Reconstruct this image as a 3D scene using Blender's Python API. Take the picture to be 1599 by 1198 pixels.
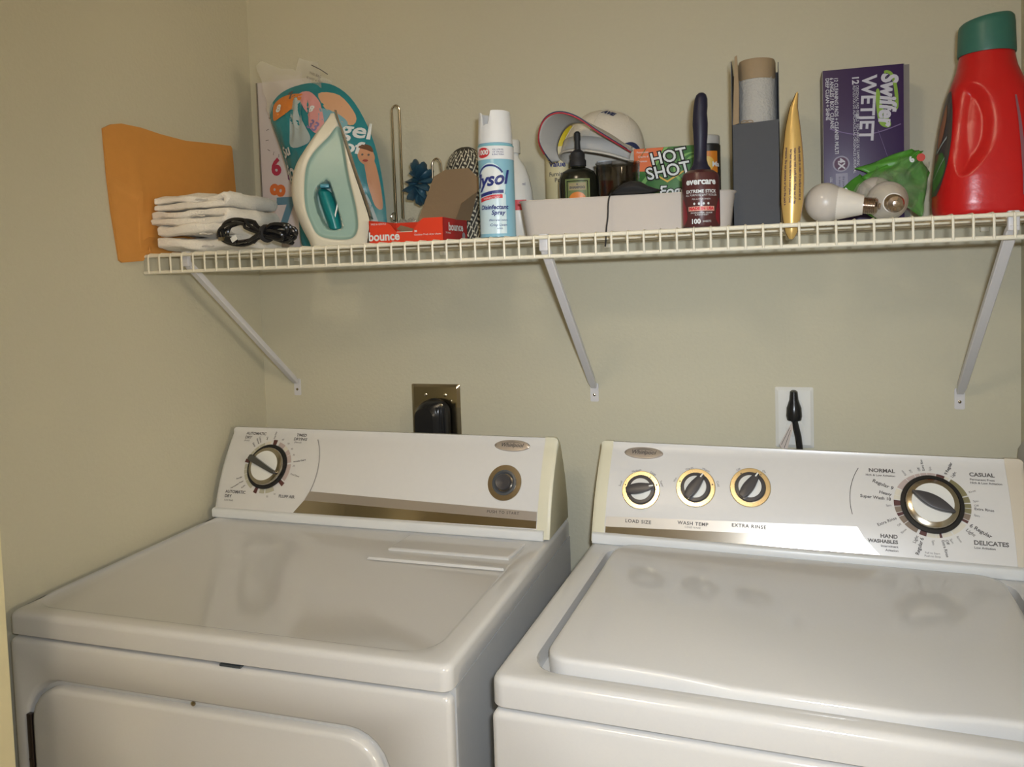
import bpy, bmesh, math, random
from mathutils import Vector, Matrix, noise
random.seed(7)
PI = math.pi
for o in list(bpy.data.objects): bpy.data.objects.remove(o)
SC = bpy.context.scene; COL = SC.collection

# ------------------------------------------------------------------ camera, light, exposure
cam_d = bpy.data.cameras.new('camera'); cam = bpy.data.objects.new('camera', cam_d); COL.objects.link(cam); SC.camera = cam
RT = Vector((0.96126058, 0.27408316, -0.02926632)); UP = Vector((0.01466246, 0.05518081, 0.99836871)); FW = Vector((-0.27525099, 0.96012161, -0.0490244))
CP = Vector((1.14484, -1.50560, 1.41370))
m = Matrix((( RT.x, UP.x, -FW.x, CP.x), (RT.y, UP.y, -FW.y, CP.y), (RT.z, UP.z, -FW.z, CP.z), (0, 0, 0, 1)))
cam.matrix_world = m
cam_d.sensor_width = 36; cam_d.lens = 1186.65 / 1599 * 36
cam_d.shift_x = -72.92 / 1599; cam_d.shift_y = -125.39 / 1599; cam_d.clip_start = 0.02
w = bpy.data.worlds.new('world'); SC.world = w; w.use_nodes = True
w.node_tree.nodes['Background'].inputs[0].default_value = (1.0, 0.93, 0.82, 1); w.node_tree.nodes['Background'].inputs[1].default_value = 0.16
def area(name, loc, target, size, power, color, size_y=None):
    l = bpy.data.lights.new(name, 'AREA'); l.energy = power; l.color = color; l.size = size
    if size_y: l.shape = 'RECTANGLE'; l.size_y = size_y
    o = bpy.data.objects.new(name, l); COL.objects.link(o); o.location = loc
    o.rotation_euler = (Vector(target) - Vector(loc)).to_track_quat('-Z', 'Y').to_euler(); return o
# the compact camera's own flash: a small tube just beside and above the lens
fl_ = area('camera_flash', CP + RT * 0.035 + UP * 0.045 - FW * 0.01, (0.92, 0, 1.03), 0.035, 5.0, (0.90, 0.97, 1.06), 0.02); fl_.data.spread = math.radians(118)
SC.view_settings.view_transform = 'Standard'; SC.view_settings.look = 'None'; SC.view_settings.gamma = 1
SC.view_settings.use_curve_mapping = False; SC.view_settings.exposure = 0.0

# ------------------------------------------------------------------ materials
MATS = {}
def mat(name, col, rough=0.5, metal=0.0, bump=0, bscale=100, spec=0.5, trans=0, alpha=1, coat=0, emit=0, mottled=0, aniso=0, ior=1.45, sheen=0):
    if name in MATS: return MATS[name]
    M = bpy.data.materials.new(name); M.use_nodes = True; nt = M.node_tree; b = nt.nodes['Principled BSDF']
    b.inputs['Base Color'].default_value = (*col, 1); b.inputs['Roughness'].default_value = rough; b.inputs['Metallic'].default_value = metal
    b.inputs['Specular IOR Level'].default_value = spec; b.inputs['Transmission Weight'].default_value = trans; b.inputs['IOR'].default_value = ior
    b.inputs['Alpha'].default_value = alpha; b.inputs['Coat Weight'].default_value = coat; b.inputs['Anisotropic'].default_value = aniso
    b.inputs['Sheen Weight'].default_value = sheen
    if emit: b.inputs['Emission Color'].default_value = (*col, 1); b.inputs['Emission Strength'].default_value = emit
    tc = nt.nodes.new('ShaderNodeTexCoord')
    n = nt.nodes.new('ShaderNodeTexNoise'); n.inputs['Scale'].default_value = bscale; n.inputs['Detail'].default_value = 4
    nt.links.new(tc.outputs['Object'], n.inputs['Vector'])
    if bump:
        bp = nt.nodes.new('ShaderNodeBump'); bp.inputs['Strength'].default_value = bump; bp.inputs['Distance'].default_value = 0.002
        nt.links.new(n.outputs['Fac'], bp.inputs['Height']); nt.links.new(bp.outputs['Normal'], b.inputs['Normal'])
    mr = nt.nodes.new('ShaderNodeMix'); mr.data_type = 'RGBA'; k = mottled or 0.02
    mr.inputs[6].default_value = (*[c * (1 - k) for c in col], 1); mr.inputs[7].default_value = (*[min(1, c * (1 + k)) for c in col], 1)
    nt.links.new(n.outputs['Fac'], mr.inputs[0]); nt.links.new(mr.outputs[2], b.inputs['Base Color'])
    MATS[name] = M; return M
WALL = mat('beige_wall_paint', (0.545, 0.515, 0.392), 0.75, bump=0.35, bscale=140, spec=0.25)
CEIL = mat('ceiling_paint', (0.75, 0.7, 0.6), 0.8, bump=0.3, bscale=90)
FLOOR = mat('floor_tile', (0.42, 0.36, 0.28), 0.4, mottled=0.15, bscale=8)
TRIMM = mat('casing_paint', (0.68, 0.62, 0.40), 0.45)
ENAM = mat('white_enamel', (0.585, 0.583, 0.572), 0.11, spec=0.55, bump=0.012, bscale=350)
PANW = mat('console_white', (0.64, 0.63, 0.61), 0.3)
TRW = mat('trim_white', (0.66, 0.675, 0.675), 0.3)
CREAM = mat('cream_plastic', (0.66, 0.63, 0.48), 0.4)
SIDE = mat('side_enamel', (0.56, 0.565, 0.56), 0.3)
GAP = mat('seam_dark', (0.05, 0.06, 0.07), 0.6)
CHROME = mat('brushed_chrome', (0.62, 0.57, 0.49), 0.17, 1.0)
DIALM = mat('dial_chrome', (0.42, 0.38, 0.31), 0.15, 1.0)
BARM = mat('dial_bar_metal', (0.13, 0.13, 0.13), 0.25, 0.8)  # chrome bar, its dark reflection put into the base colour
SILVER = mat('satin_silver', (0.55, 0.50, 0.46), 0.35, 0.8)
BRZTINT = mat('bronze_and_room_tint', (0.50, 0.43, 0.33), 0.2, 1.0)  # bronze bezel; on the chrome strip, the beige room's reflection tinted in
WARMR = mat('ring_warm_reflection', (0.80, 0.66, 0.42), 0.25, 1.0)  # warm lamp's reflection tinted into the ring metal's base colour
STEEL = mat('stainless_plate', (0.42, 0.37, 0.28), 0.18, 1.0)
BLACK = mat('black_plastic', (0.012, 0.012, 0.013), 0.25)
MBLACK = mat('matt_black', (0.015, 0.015, 0.017), 0.6)
DGREY = mat('dark_grey_plastic', (0.05, 0.047, 0.05), 0.3)
INK = mat('grey_ink', (0.10, 0.09, 0.085), 0.6)
MINK = mat('maroon_ink', (0.12, 0.03, 0.03), 0.6)
LINK = mat('pale_ink', (0.33, 0.30, 0.27), 0.6)
WPLAS = mat('white_plastic', (0.70, 0.70, 0.66), 0.35)
WIREM = mat('white_vinyl_wire', (0.74, 0.70, 0.57), 0.4)
BRK = mat('white_bracket_paint', (0.62, 0.61, 0.62), 0.35)

# ------------------------------------------------------------------ geometry helpers
def link(name, me, parent=None, mats=(), smooth=35):
    for x in mats: me.materials.append(x)
    if smooth:
        me.shade_smooth(); me.set_sharp_from_angle(angle=math.radians(smooth))
    o = bpy.data.objects.new(name, me); COL.objects.link(o)
    if parent: o.parent = parent
    return o
class MB:
    """collects shapes, builds ONE mesh object; several materials allowed"""
    def __init__(s, mat=None): s.bm = bmesh.new(); s.mats = [mat] if mat else []; s.cur = 0
    def use(s, m):
        if m not in s.mats: s.mats.append(m)
        s.cur = s.mats.index(m); return s
    def face(s, vs):
        try: f = s.bm.faces.new(vs); f.material_index = s.cur; return f
        except ValueError: return None
    def add(s, verts, faces, xf=None):
        vs = [s.bm.verts.new(xf(Vector(v)) if xf else v) for v in verts]
        for f in faces: s.face([vs[i] for i in f])
        return vs
    def loft(s, rings, cap0=True, cap1=True, closed=True):
        R = [[s.bm.verts.new(p) for p in r] for r in rings]; n = len(R[0])
        for a, b in zip(R[:-1], R[1:]):
            for i in range(n if closed else n - 1):
                j = (i + 1) % n; s.face([a[i], a[j], b[j], b[i]])
        if cap0: s.face(R[0][::-1])
        if cap1: s.face(R[-1])
        return s
    def box(s, c, size, bev=0, M=None):
        t = bmesh.new(); bmesh.ops.create_cube(t, size=1)
        for v in t.verts: v.co = Vector((v.co.x * size[0], v.co.y * size[1], v.co.z * size[2]))
        if bev: bmesh.ops.bevel(t, geom=list(t.edges), offset=bev, segments=3, profile=0.5, affect='EDGES')
        for v in t.verts:
            p = Vector(v.co); p = (M @ p) if M else p; v.co = p + Vector(c)
        s.merge(t); return s
    def merge(s, t):
        mp = {v: s.bm.verts.new(v.co) for v in t.verts}
        for f in t.faces: s.face([mp[v] for v in f.verts])
        t.free()
    def prism(s, pts, d0, d1, xf, bev=0):
        """outline pts (2D) extruded d0..d1 along third axis, mapped by xf((x,y,d))"""
        t = bmesh.new(); vs = [t.verts.new((x, y, d0)) for x, y in pts]; f = t.faces.new(vs)
        r = bmesh.ops.extrude_face_region(t, geom=[f]); up = [g for g in r['geom'] if isinstance(g, bmesh.types.BMVert)]
        for v in up: v.co.z = d1
        if bev:
            es = [e for e in t.edges if abs(e.verts[0].co.z - e.verts[1].co.z) < 1e-7]
            bmesh.ops.bevel(t, geom=es, offset=bev, segments=3, profile=0.5, affect='EDGES')
        for v in t.verts: v.co = xf(v.co)
        s.merge(t); return s
    def flat(s, pts, xf, off=0.0004):
        vs = [s.bm.verts.new(xf(Vector((x, y, off)))) for x, y in pts]; s.face(vs); return s
    def strip(s, f, n, off=0.0004, xf=None):
        """ribbon: f(t)->((x0,y0),(x1,y1))"""
        prev = None
        for i in range(n + 1):
            a, b = f(i / n); v = [s.bm.verts.new(xf(Vector((a[0], a[1], off)))), s.bm.verts.new(xf(Vector((b[0], b[1], off))))]
            if prev: s.face([prev[0], prev[1], v[1], v[0]])
            prev = v
        return s
    def ring(s, cx, cy, r0, r1, xf, a0=0, a1=2 * PI, off=0.0004, n=24):
        return s.strip(lambda t: ((cx + r0 * math.cos(a0 + (a1 - a0) * t), cy + r0 * math.sin(a0 + (a1 - a0) * t)), (cx + r1 * math.cos(a0 + (a1 - a0) * t), cy + r1 * math.sin(a0 + (a1 - a0) * t))), n, off, xf)
    def lathe(s, prof, M=None, seg=32, sx=1, sy=1):
        rings = []
        for r, z in prof:
            r = max(r, 1e-5); rings.append([(Vector((r * sx * math.cos(2 * PI * i / seg), r * sy * math.sin(2 * PI * i / seg), z))) for i in range(seg)])
        if M: rings = [[M @ p for p in r] for r in rings]
        return s.loft(rings)
    def tube(s, pts, r, seg=8, closed=False):
        pts = [Vector(p) for p in pts]; rings = []; n = len(pts); up = None
        for i, p in enumerate(pts):
            a = pts[(i - 1) % n] if closed or i > 0 else p; b = pts[(i + 1) % n] if closed or i < n - 1 else p
            t = (b - a).normalized()
            if up is None: up = Vector((0, 0, 1)) if abs(t.z) < 0.9 else Vector((1, 0, 0))
            x = up.cross(t).normalized(); up = t.cross(x).normalized()
            rr = r(i / max(1, n - 1)) if callable(r) else r
            rings.append([p + (x * math.cos(2 * PI * k / seg) + up * math.sin(2 * PI * k / seg)) * rr for k in range(seg)])
        if closed: rings.append(rings[0]); return s.loft(rings, False, False)
        return s.loft(rings)
    def text(s, body, size, x, y, xf, align='CENTER', rot=0, off=0.0005, bold=0.0, shear=0, sx=1.0, spacing=1):
        c = bpy.data.curves.new('t', 'FONT'); c.body = body; c.size = size; c.align_x = align; c.align_y = 'CENTER'; c.offset = bold; c.shear = shear
        c.space_character = spacing; c.resolution_u = 3; c.extrude = 0
        o = bpy.data.objects.new('t', c); COL.objects.link(o)
        me = bpy.data.meshes.new_from_object(o.evaluated_get(bpy.context.evaluated_depsgraph_get())) if False else None
        bpy.context.view_layer.update()
        me = bpy.data.meshes.new_from_object(o.evaluated_get(bpy.context.evaluated_depsgraph_get()))
        ca, sa = math.cos(rot), math.sin(rot)
        vs = [s.bm.verts.new(xf(Vector((x + v.co.x * sx * ca - v.co.y * sa, y + v.co.x * sx * sa + v.co.y * ca, off)))) for v in me.vertices]
        for p in me.polygons: s.face([vs[i] for i in p.vertices])
        bpy.data.objects.remove(o); bpy.data.curves.remove(c); bpy.data.meshes.remove(me); return s
    def build(s, name, parent=None, smooth=35, weld=0, fix=True, sub=0, solid=0):
        if weld: bmesh.ops.remove_doubles(s.bm, verts=s.bm.verts, dist=weld)
        if fix: bmesh.ops.recalc_face_normals(s.bm, faces=s.bm.faces)
        me = bpy.data.meshes.new(name); s.bm.to_mesh(me); s.bm.free()
        o = link(name, me, parent, s.mats, smooth)
        if solid:
            md = o.modifiers.new('thickness', 'SOLIDIFY'); md.thickness = solid; md.offset = -1
        if sub:
            md = o.modifiers.new('smooth', 'SUBSURF'); md.levels = sub; md.render_levels = sub
        return o
def tag(o, label, cat, group=None, kind=None):
    o['label'] = label; o['category'] = cat
    if group: o['group'] = group
    if kind: o['kind'] = kind
    return o
def thing(name, label, cat, loc=(0, 0, 0), rz=0, group=None):
    o = bpy.data.objects.new(name, None); COL.objects.link(o); o.location = loc; o.rotation_euler = (0, 0, rz); o.empty_display_size = 0.05
    return tag(o, label, cat, group)
def struct(name, mb, **k):
    o = mb.build(name, **k); o['kind'] = 'structure'; return o
def rrect(cx, cy, hx, hy, r, nc=6, ne=8):
    """rounded rectangle outline, counter-clockwise, fixed point count"""
    P = []; cs = [(cx + hx - r, cy + hy - r, 0), (cx - hx + r, cy + hy - r, 90), (cx - hx + r, cy - hy + r, 180), (cx + hx - r, cy - hy + r, 270)]
    for k, (x, y, a) in enumerate(cs):
        for i in range(nc + 1):
            t = math.radians(a + 90 * i / nc); P.append((x + r * math.cos(t), y + r * math.sin(t)))
        nx, ny, na = cs[(k + 1) % 4]; t = math.radians(na); q = (nx + r * math.cos(t), ny + r * math.sin(t)); p = P[-1]
        for i in range(1, ne): P.append((p[0] + (q[0] - p[0]) * i / ne, p[1] + (q[1] - p[1]) * i / ne))
    return P
def rr2(x0, x1, y0, y1, r): return rrect((x0 + x1) / 2, (y0 + y1) / 2, (x1 - x0) / 2, (y1 - y0) / 2, r)
def lift(P, z): return [Vector((x, y, z)) for x, y in P]
def roundslab(mb, x0, x1, y0, y1, z0, z1, rc, re, n=4, bottom=True):
    """rings of a slab with rounded plan corners rc and rounded top edge re"""
    R = [lift(rr2(x0, x1, y0, y1, rc), z0)]
    for i in range(n + 1):
        a = PI / 2 * i / n; d = re * (1 - math.cos(a)); R.append(lift(rr2(x0 + d, x1 - d, y0 + d, y1 - d, max(rc - d * .6, .002)), z1 - re + re * math.sin(a)))
    return R
def plane_xf(O, ex, ey):
    O = Vector(O); ex = Vector(ex).normalized(); ey = Vector(ey).normalized(); n = ex.cross(ey)
    return lambda v: O + ex * v[0] + ey * v[1] + n * v[2]
def cyl_xf(r, a0=0, z0=0, c=(0, 0)):
    return lambda v: Vector((c[0] + math.sin(a0 + v[0] / r) * (r + v[2]), c[1] - math.cos(a0 + v[0] / r) * (r + v[2]), z0 + v[1]))

# ------------------------------------------------------------------ the room
WL, WR, YF = -0.006, 1.5585, -0.75
def slab(name, a, b, M, kind=True):
    mb = MB(M); mb.box([(a[i] + b[i]) / 2 for i in range(3)], [abs(b[i] - a[i]) for i in range(3)])
    o = mb.build(name, smooth=0)
    if kind: o['kind'] = 'structure'
    return o
slab('wall_back', (WL - .1, 0, 0), (WR + .1, .1, 2.44), WALL)
slab('wall_left', (WL - .1, YF, 0), (WL, 0, 2.44), WALL)
slab('wall_right', (WR, YF, 0), (WR + .1, 0, 2.44), WALL)
slab('wall_front_left', (-1.3, YF - .115, 0), (.12, YF, 2.44), WALL)
slab('wall_front_right', (WR + .001, YF - .115, 0), (2.9, YF, 2.44), WALL)
slab('wall_hall_left', (-1.4, -3.6, 0), (-1.3, YF, 2.44), WALL)
slab('wall_hall_right', (2.9, -3.6, 0), (3.0, YF, 2.44), WALL)
slab('wall_hall_back', (-1.4, -3.7, 0), (3.0, -3.6, 2.44), WALL)
slab('floor', (-1.4, -3.7, -.1), (3.0, .1, 0), FLOOR)
slab('ceiling', (-1.4, -3.7, 2.44), (3.0, .1, 2.54), CEIL)
t = MB(TRIMM); t.prism([(0, 0), (.018, 0), (.018, .119), (0, .119)], 0, 2.3, lambda v: Vector((.12 + v[0], YF - .117 + v[1], v[2])), 0.003)
struct('trim_1', t)
t = MB(TRIMM); t.box((.085, YF - .122, 1.15), (.07, .013, 2.3), .003); struct('trim_2', t)

# ceiling lamp of the hall (warm)
GLOW = mat('lamp_glass', (1.0, 0.84, 0.62), 0.4, emit=36)
GLOW2 = mat('fill_lamp_glow', (1.0, 0.86, 0.66), 0.4, emit=62)  # glow of the added fill lamp
lamp = thing('ceiling_light', 'round warm glass ceiling light of the hall behind the camera', 'ceiling light', (0.56, -1.75, 2.44))
mb = MB(STEEL); mb.lathe([(.09, 0), (.09, -.02), (.07, -.03)]); mb.build('lamp_base', lamp)
mb = MB(GLOW); mb.lathe([(.07, -.03), (.115, -.05), (.125, -.085), (.105, -.12), (.06, -.145), (.001, -.15)]); mb.build('lamp_globe', lamp)
lamp = thing('added_fill_lamp', 'frosted glass wall lamp on the right wall of the hall', 'fill lamp', (2.9, -1.75, 1.55))  # made-up lamp, added to brighten the left wall from the right
mb = MB(STEEL); mb.box((-.012, 0, 0), (.024, .11, .16), .005); mb.build('wall_plate', lamp)
mb = MB(GLOW2); mb.lathe([(.001, -.12), (.10, -.11), (.12, 0), (.10, .11), (.001, .12)], Matrix.Translation((-.15, 0, 0)), 28); mb.build('fill_lamp_globe', lamp)

# ------------------------------------------------------------------ machine console
class Console:
    def __init__(s, root, wd, y0, z0, y1, z1, yb):
        s.root, s.w = root, wd; s.y0, s.z0 = y0, z0
        dy, dz = y1 - y0, z1 - z0; s.L = math.hypot(dy, dz); s.t0 = math.atan2(dy, dz); s.spread = math.radians(24); s.R = s.L / s.spread
        s.yb = yb; s.ts = 1.0
    def prof(s, t):
        """t metres along the face; angle from vertical grows upwards"""
        a0 = s.t0 - s.spread / 2; a = a0 + t * s.ts / s.R
        y = s.y0 + s.R * (-math.cos(a) + math.cos(a0)); z = s.z0 + s.R * (math.sin(a) - math.sin(a0))
        return y, z, a
    def xf(s, v):
        y, z, a = s.prof(v[1]); return Vector((v[0], y - v[2] * math.cos(a), z + v[2] * math.sin(a)))
    def frame(s, sx, t, off=0):
        y, z, a = s.prof(t); n = Vector((0, -math.cos(a), math.sin(a))); ey = Vector((0, math.sin(a), math.cos(a))); ex = Vector((1, 0, 0))
        O = Vector((sx, y, z)) + n * off
        return Matrix(((ex.x, ey.x, n.x, O.x), (ex.y, ey.y, n.y, O.y), (ex.z, ey.z, n.z, O.z), (0, 0, 0, 1)))
    def section(s, grow=0.0, inset=0):
        P = []
        N = 14
        for i in range(N + 1):
            t = s.L / s.ts * (0.0 + 0.955 * i / N); y, z, a = s.prof(t); P.append((y - grow * math.cos(a), z + grow * math.sin(a)))
        y1, z1, a1 = s.prof(s.L / s.ts * 0.955)
        # rounded top, then the bulging back curve
        yt, zt, _ = s.prof(s.L / s.ts)
        P += [(yt - .004, zt + .0015 + grow), (yt + .004, zt + .001 + grow), (yt + .011, zt - .005 + grow)]
        for q in (0.25, 0.5, 0.75, 1.0):
            z = zt - .005 - (zt - .005 - s.z0) * q; y = yt + .011 + (s.yb - yt - .011) * (1 - (1 - q) ** 1.8); P.append((y, z))
        return P
    def solid(s, mb, x0, x1, grow=0.0, rend=0.004, left=True, right=True):
        P = s.section(grow); c = Vector((0, sum(p[0] for p in P) / len(P), sum(p[1] for p in P) / len(P)))
        def rg(x, k): return [Vector((x, c.y + (p[0] - c.y) * k, s.z0 + (p[1] - s.z0) * (k if p[1] > s.z0 + .02 else 1))) for p in P]
        rs = []
        if left: rs += [rg(x0, 1 - rend * 6), rg(x0 + rend * .35, 1 - rend * 2.2), rg(x0 + rend * 1.2, 1)]
        else: rs += [rg(x0, 1)]
        if right: rs += [rg(x1 - rend * 1.2, 1), rg(x1 - rend * .35, 1 - rend * 2.2), rg(x1, 1 - rend * 6)]
        else: rs += [rg(x1, 1)]
        mb.loft(rs); return mb
    def dial(s, name, sx, t, prof_mats, bar=None):
        """nested lathes about the face normal: [(material, [(r,z)...])...]"""
        M = s.frame(sx, t)
        return M
def knob(con, name, sx, t, ring_m, R, ang, parent_label=None, white=WPLAS):
    """small rotary knob: bright bezel ring, black skirt, pale disc, black bar handle"""
    M = con.frame(sx, t)
    mb = MB(ring_m); mb.lathe([(R * 1.0, 0), (R * 1.0, .0012), (R * .97, .002), (R * .75, .0022)], M, 40); bez = mb.build('bezel', con.root)
    mb = MB(DGREY); mb.lathe([(R * .76, .001), (R * .76, .005), (R * .72, .007), (R * .55, .0075)], M, 40)
    kn = mb.build(name, con.root)
    mb = MB(white); mb.lathe([(R * .56, .006), (R * .56, .0085), (R * .3, .010), (.0001, .0105)], M, 36); mb.build('knob_disc', kn)
    Rm = M @ Matrix.Rotation(ang, 4, 'Z')
    mb = MB(DGREY); pts = []
    for i in range(13):
        u = i / 12; x = -R * .72 + 1.44 * R * u; wd = R * (.10 + .16 * math.sin(PI * u) ** .8) * (1.25 - .5 * u); pts.append((x, wd))
    out = [(x, w_) for x, w_ in pts] + [(x, -w_) for x, w_ in pts[::-1]]
    mb.prism(out, .006, .018, lambda v: Rm @ Vector(v), .0012); mb.build('knob_handle', kn)
    mb = MB(WPLAS); mb.box((R * .62, 0, .0186), (R * .22, R * .07, .0006)); 
    for v in mb.bm.verts: v.co = Rm @ v.co
    mb.build('pointer_mark', kn)
    return kn
def strokes(mb, con, sx, t, items, r0):
    pass
def machine(name, label, cat, loc, rz, W, YFR, ZT, TP): 
    root = thing(name, label, cat, loc, rz); return root
def xfF(con): return lambda v: con.xf(v)
def body_front_xf(y): return lambda v: Vector((v[0], y - v[2], v[1]))

# ------------------------------------------------------------------ DRYER
DW, DYF, DZ, DTP = .7304, -.6538, .914, .0358
dry = machine('clothes_dryer', 'white front-loading clothes dryer on the left with one dial and one push button', 'clothes dryer', (.0137, 0, 0), 0, DW, DYF, DZ, DTP)
mb = MB(ENAM)
R = [lift(rr2(.006, DW - .006, DYF + .006, -.07, .012), DZ - DTP)] + [lift(rr2(0, DW, DYF, -.07, .015), DZ - DTP + .003)]
R += roundslab(None, 0, DW, DYF, -.07, DZ - DTP + .003, DZ, .015, .009)[1:]
R += [lift(rr2(.004, DW - .034, -.628, -.205, .05), DZ), lift(rr2(.008, DW - .038, -.624, -.209, .045), DZ - .0020), lift(rr2(.013, DW - .043, -.619, -.214, .04), DZ - .0042)]
mb.loft(R); mb.build('top_panel', dry, smooth=50)
# sunken field edge ridge and the lint screen lid
mb = MB(ENAM); mb.loft([lift(rr2(.435, .690, -.346, -.338, .002), DZ - .003), lift(rr2(.437, .688, -.344, -.340, .002), DZ + .0008)]); mb.build('ridge', dry)
mb = MB(ENAM); lp = lambda d, z: [Vector((x, y, z)) for x, y in ((.452 + d, -.298 + d), (.682 - d, -.298 + d), (.690 - d, -.226 - d), (.458 + d, -.226 - d))]
mb.loft([lp(0, DZ - .004), lp(0, DZ - .0005), lp(.003, DZ + .001)]); mb.build('lint_screen_lid', dry, smooth=20)
# cabinet shell
mb = MB(SIDE); mb.box((DW / 2, (DYF + .02 - .07) / 2, (DZ - DTP) / 2 + .02), (DW - .003, -DYF - .07 - .022, DZ - DTP - .042)); mb.build('cabinet', dry)
mb = MB(ENAM)
FR = body_front_xf(DYF)
def frng(x0, x1, z0, z1, r, d): return [FR((x, z, d)) for x, z in rr2(x0, x1, z0, z1, r)]
ZB = DZ - DTP - .004
mb.loft([frng(.001, DW - .001, .06, ZB, .010, -.014), frng(.001, DW - .001, .06, ZB, .010, -.006), frng(.003, DW - .003, .062, ZB - .002, .009, -.002), frng(.008, DW - .008, .067, ZB - .007, .008, 0),
         frng(.026, .645, .25, .821, .065, 0), frng(.031, .640, .255, .816, .06, -.004), frng(.036, .635, .26, .811, .057, -.012)])
mb.build('front_panel', dry, smooth=50)
mb = MB(ENAM)
mb.loft([frng(.041, .630, .265, .806, .055, -.012), frng(.041, .630, .265, .806, .055, -.002), frng(.043, .628, .267, .804, .054, .002), frng(.048, .623, .272, .799, .05, .004)])
dd = mb.build('door', dry, smooth=50)
HM = mat('hinge_metal', (.10, .08, .075), .3, .9)
mb = MB(HM); mb.box((.0345, DYF + .001, .715), (.009, .007, .09), .0012); mb.lathe([(.003, -.0045), (.003, -.0065), (.0001, -.007)], Matrix.Translation((.0345, DYF + .001, .690)) @ Matrix.Rotation(PI / 2, 4, 'X') @ Matrix.Translation((0, 0, 9e-3)), 12)
mb.build('hinge', dry)
mb = MB(STEEL); mb.lathe([(.0035, 0), (.0035, .002), (.001, .0035)], Matrix.Translation((.334, DYF + .004, .8135)) @ Matrix.Rotation(PI / 2, 4, 'X'), 14); mb.build('screw', dry)
mb = MB(GAP); mb.box((.40, DYF + .0055, DZ - DTP - .002), (.034, .008, .0030)); mb.build('seam_slit', dry)  # dark bar stands in for the shaded slit under the top panel
# console
dc = Console(dry, DW, -.2102, .9175, -.1318, 1.087, -.078); dc.ts = .985
mb = MB(PANW); dc.solid(mb, .001, DW - .024, left=True, right=False, rend=.006); mb.build('console', dry, smooth=50)
mb = MB(CREAM); dc.solid(mb, DW - .026, DW - .001, grow=.0012, left=False, right=True, rend=.006); mb.build('end_cap', dry, smooth=50)
def trim_bar(con, x0, x1, M):
    mb = MB(M)
    y0, z0 = con.y0, con.z0
    P = [(y0 + .006, z0 - .003), (y0 - .003, z0 - .003), (y0 - .0048, z0 - .001), (y0 - .0048, z0 + .0125), (y0 - .003, z0 + .0148), (y0 + .001, z0 + .0158), (y0 + .010, z0 + .0158)]
    mb.loft([[Vector((x, p[0], p[1])) for p in P] for x in (x0, x0 + .002, x1 - .002, x1)]); return mb.build('console_trim', con.root, smooth=40)
trim_bar(dc, .001, DW - .012, TRW)
F = xfF(dc)
# bright strip: upper satin band and lower mirror band, both cut by the dial's arc
def arcx(t, c=(.1112, .1055), r=.119): return c[0] + math.sqrt(max(0, r * r - (t - c[1]) ** 2))
mb = MB(SILVER)
def band(f0, f1, x1, n=40, xs=arcx, sgn=1):
    def g(u):
        x0a = xs(f0(0)); x0b = xs(f1(0)); xa = x0a + (x1 - x0a) * u; xb = x0b + (x1 - x0b) * u
        return ((xa, f0(u)), (xb, f1(u)))
    return g
mb.strip(band(lambda u: .0605 - .012 * u, lambda u: .042 - .010 * u, .703), 30, .0006, F); mb.build('upper_strip', dry, fix=False)
mb = MB(BRZTINT); mb.strip(band(lambda u: .042 - .010 * u, lambda u: .0165 + .002 * u, .703), 30, .0007, F); mb.build('chrome_strip', dry, fix=False)
mb = MB(INK)
mb.text('PUSH TO START', .0072, .637, .0435, F, spacing=1.25, off=.001, bold=.0001)
mb.text('AUTOMATIC', .0085, .036, .176, F, 'LEFT', bold=.0002); mb.text('DRY', .0085, .036, .167, F, 'LEFT', bold=.0002); mb.text('(Auto)', .005, .036, .160, F, 'LEFT')
mb.text('TIMED', .0085, .172, .176, F, bold=.0002); mb.text('DRYING', .0085, .172, .167, F, bold=.0002); mb.text('(Manual)', .005, .168, .160, F)
mb.text('AUTOMATIC', .0085, .022, .050, F, 'LEFT', bold=.0002); mb.text('DRY', .0085, .022, .041, F, 'LEFT', bold=.0002); mb.text('(Low heat)', .005, .022, .033, F, 'LEFT')
mb.text('FLUFF AIR', .0085, .17, .047, F, bold=.0002)
DC = (.1112, .1055)
def radial(mb, con_F, c, r, deg, s, size=.0055, flip=False, **k):
    a = math.radians(deg); al = 'RIGHT' if flip else 'LEFT'
    mb.text(s, size, c[0] + r * math.cos(a), c[1] + r * math.sin(a), con_F, al, a + (PI if flip else 0), **k)
for dg, s_, fl in ((12, 'Wrinkle Guard', 0), (-12, 'Cool Down', 0), (92, 'Very Dry', 0), (108, 'Dry', 0), (122, 'Cottons', 0), (127, 'Normal', 0), (136, 'Damp', 0), (203, 'Regular', 1), (212, 'Permanent Press', 1), (222, 'Knits', 1)):
    radial(mb, F, DC, .060, dg, s_, .0046, bool(fl or 90 < dg < 180), bold=.0001)
for dg, s_ in ((72, '60'), (55, '50'), (40, '40'), (26, '30'), (4, '20'), (-62, '10'), (-78, '20')):
    a = math.radians(dg); mb.text(s_, .005, DC[0] + .062 * math.cos(a), DC[1] + .062 * math.sin(a), F)
mb.strip(lambda u: ((DC[0] + .119 * math.cos(-.78 + 1.33 * u), DC[1] + .119 * math.sin(-.78 + 1.33 * u)), (DC[0] + .1203 * math.cos(-.78 + 1.33 * u), DC[1] + .1203 * math.sin(-.78 + 1.33 * u))), 30, .0005, F)
mb.build('lettering', dry, fix=False, smooth=0)
TK1 = mat('tick_olive', (.42, .40, .30), .6); TK2 = mat('tick_rose', (.45, .36, .33), .6); TK3 = mat('tick_maroon', (.09, .03, .025), .6); TK4 = mat('tick_cream', (.62, .58, .48), .6); TK5 = mat('tick_brown', (.20, .15, .11), .6); TK6 = mat('tick_green', (.19, .17, .08), .6)
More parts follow.
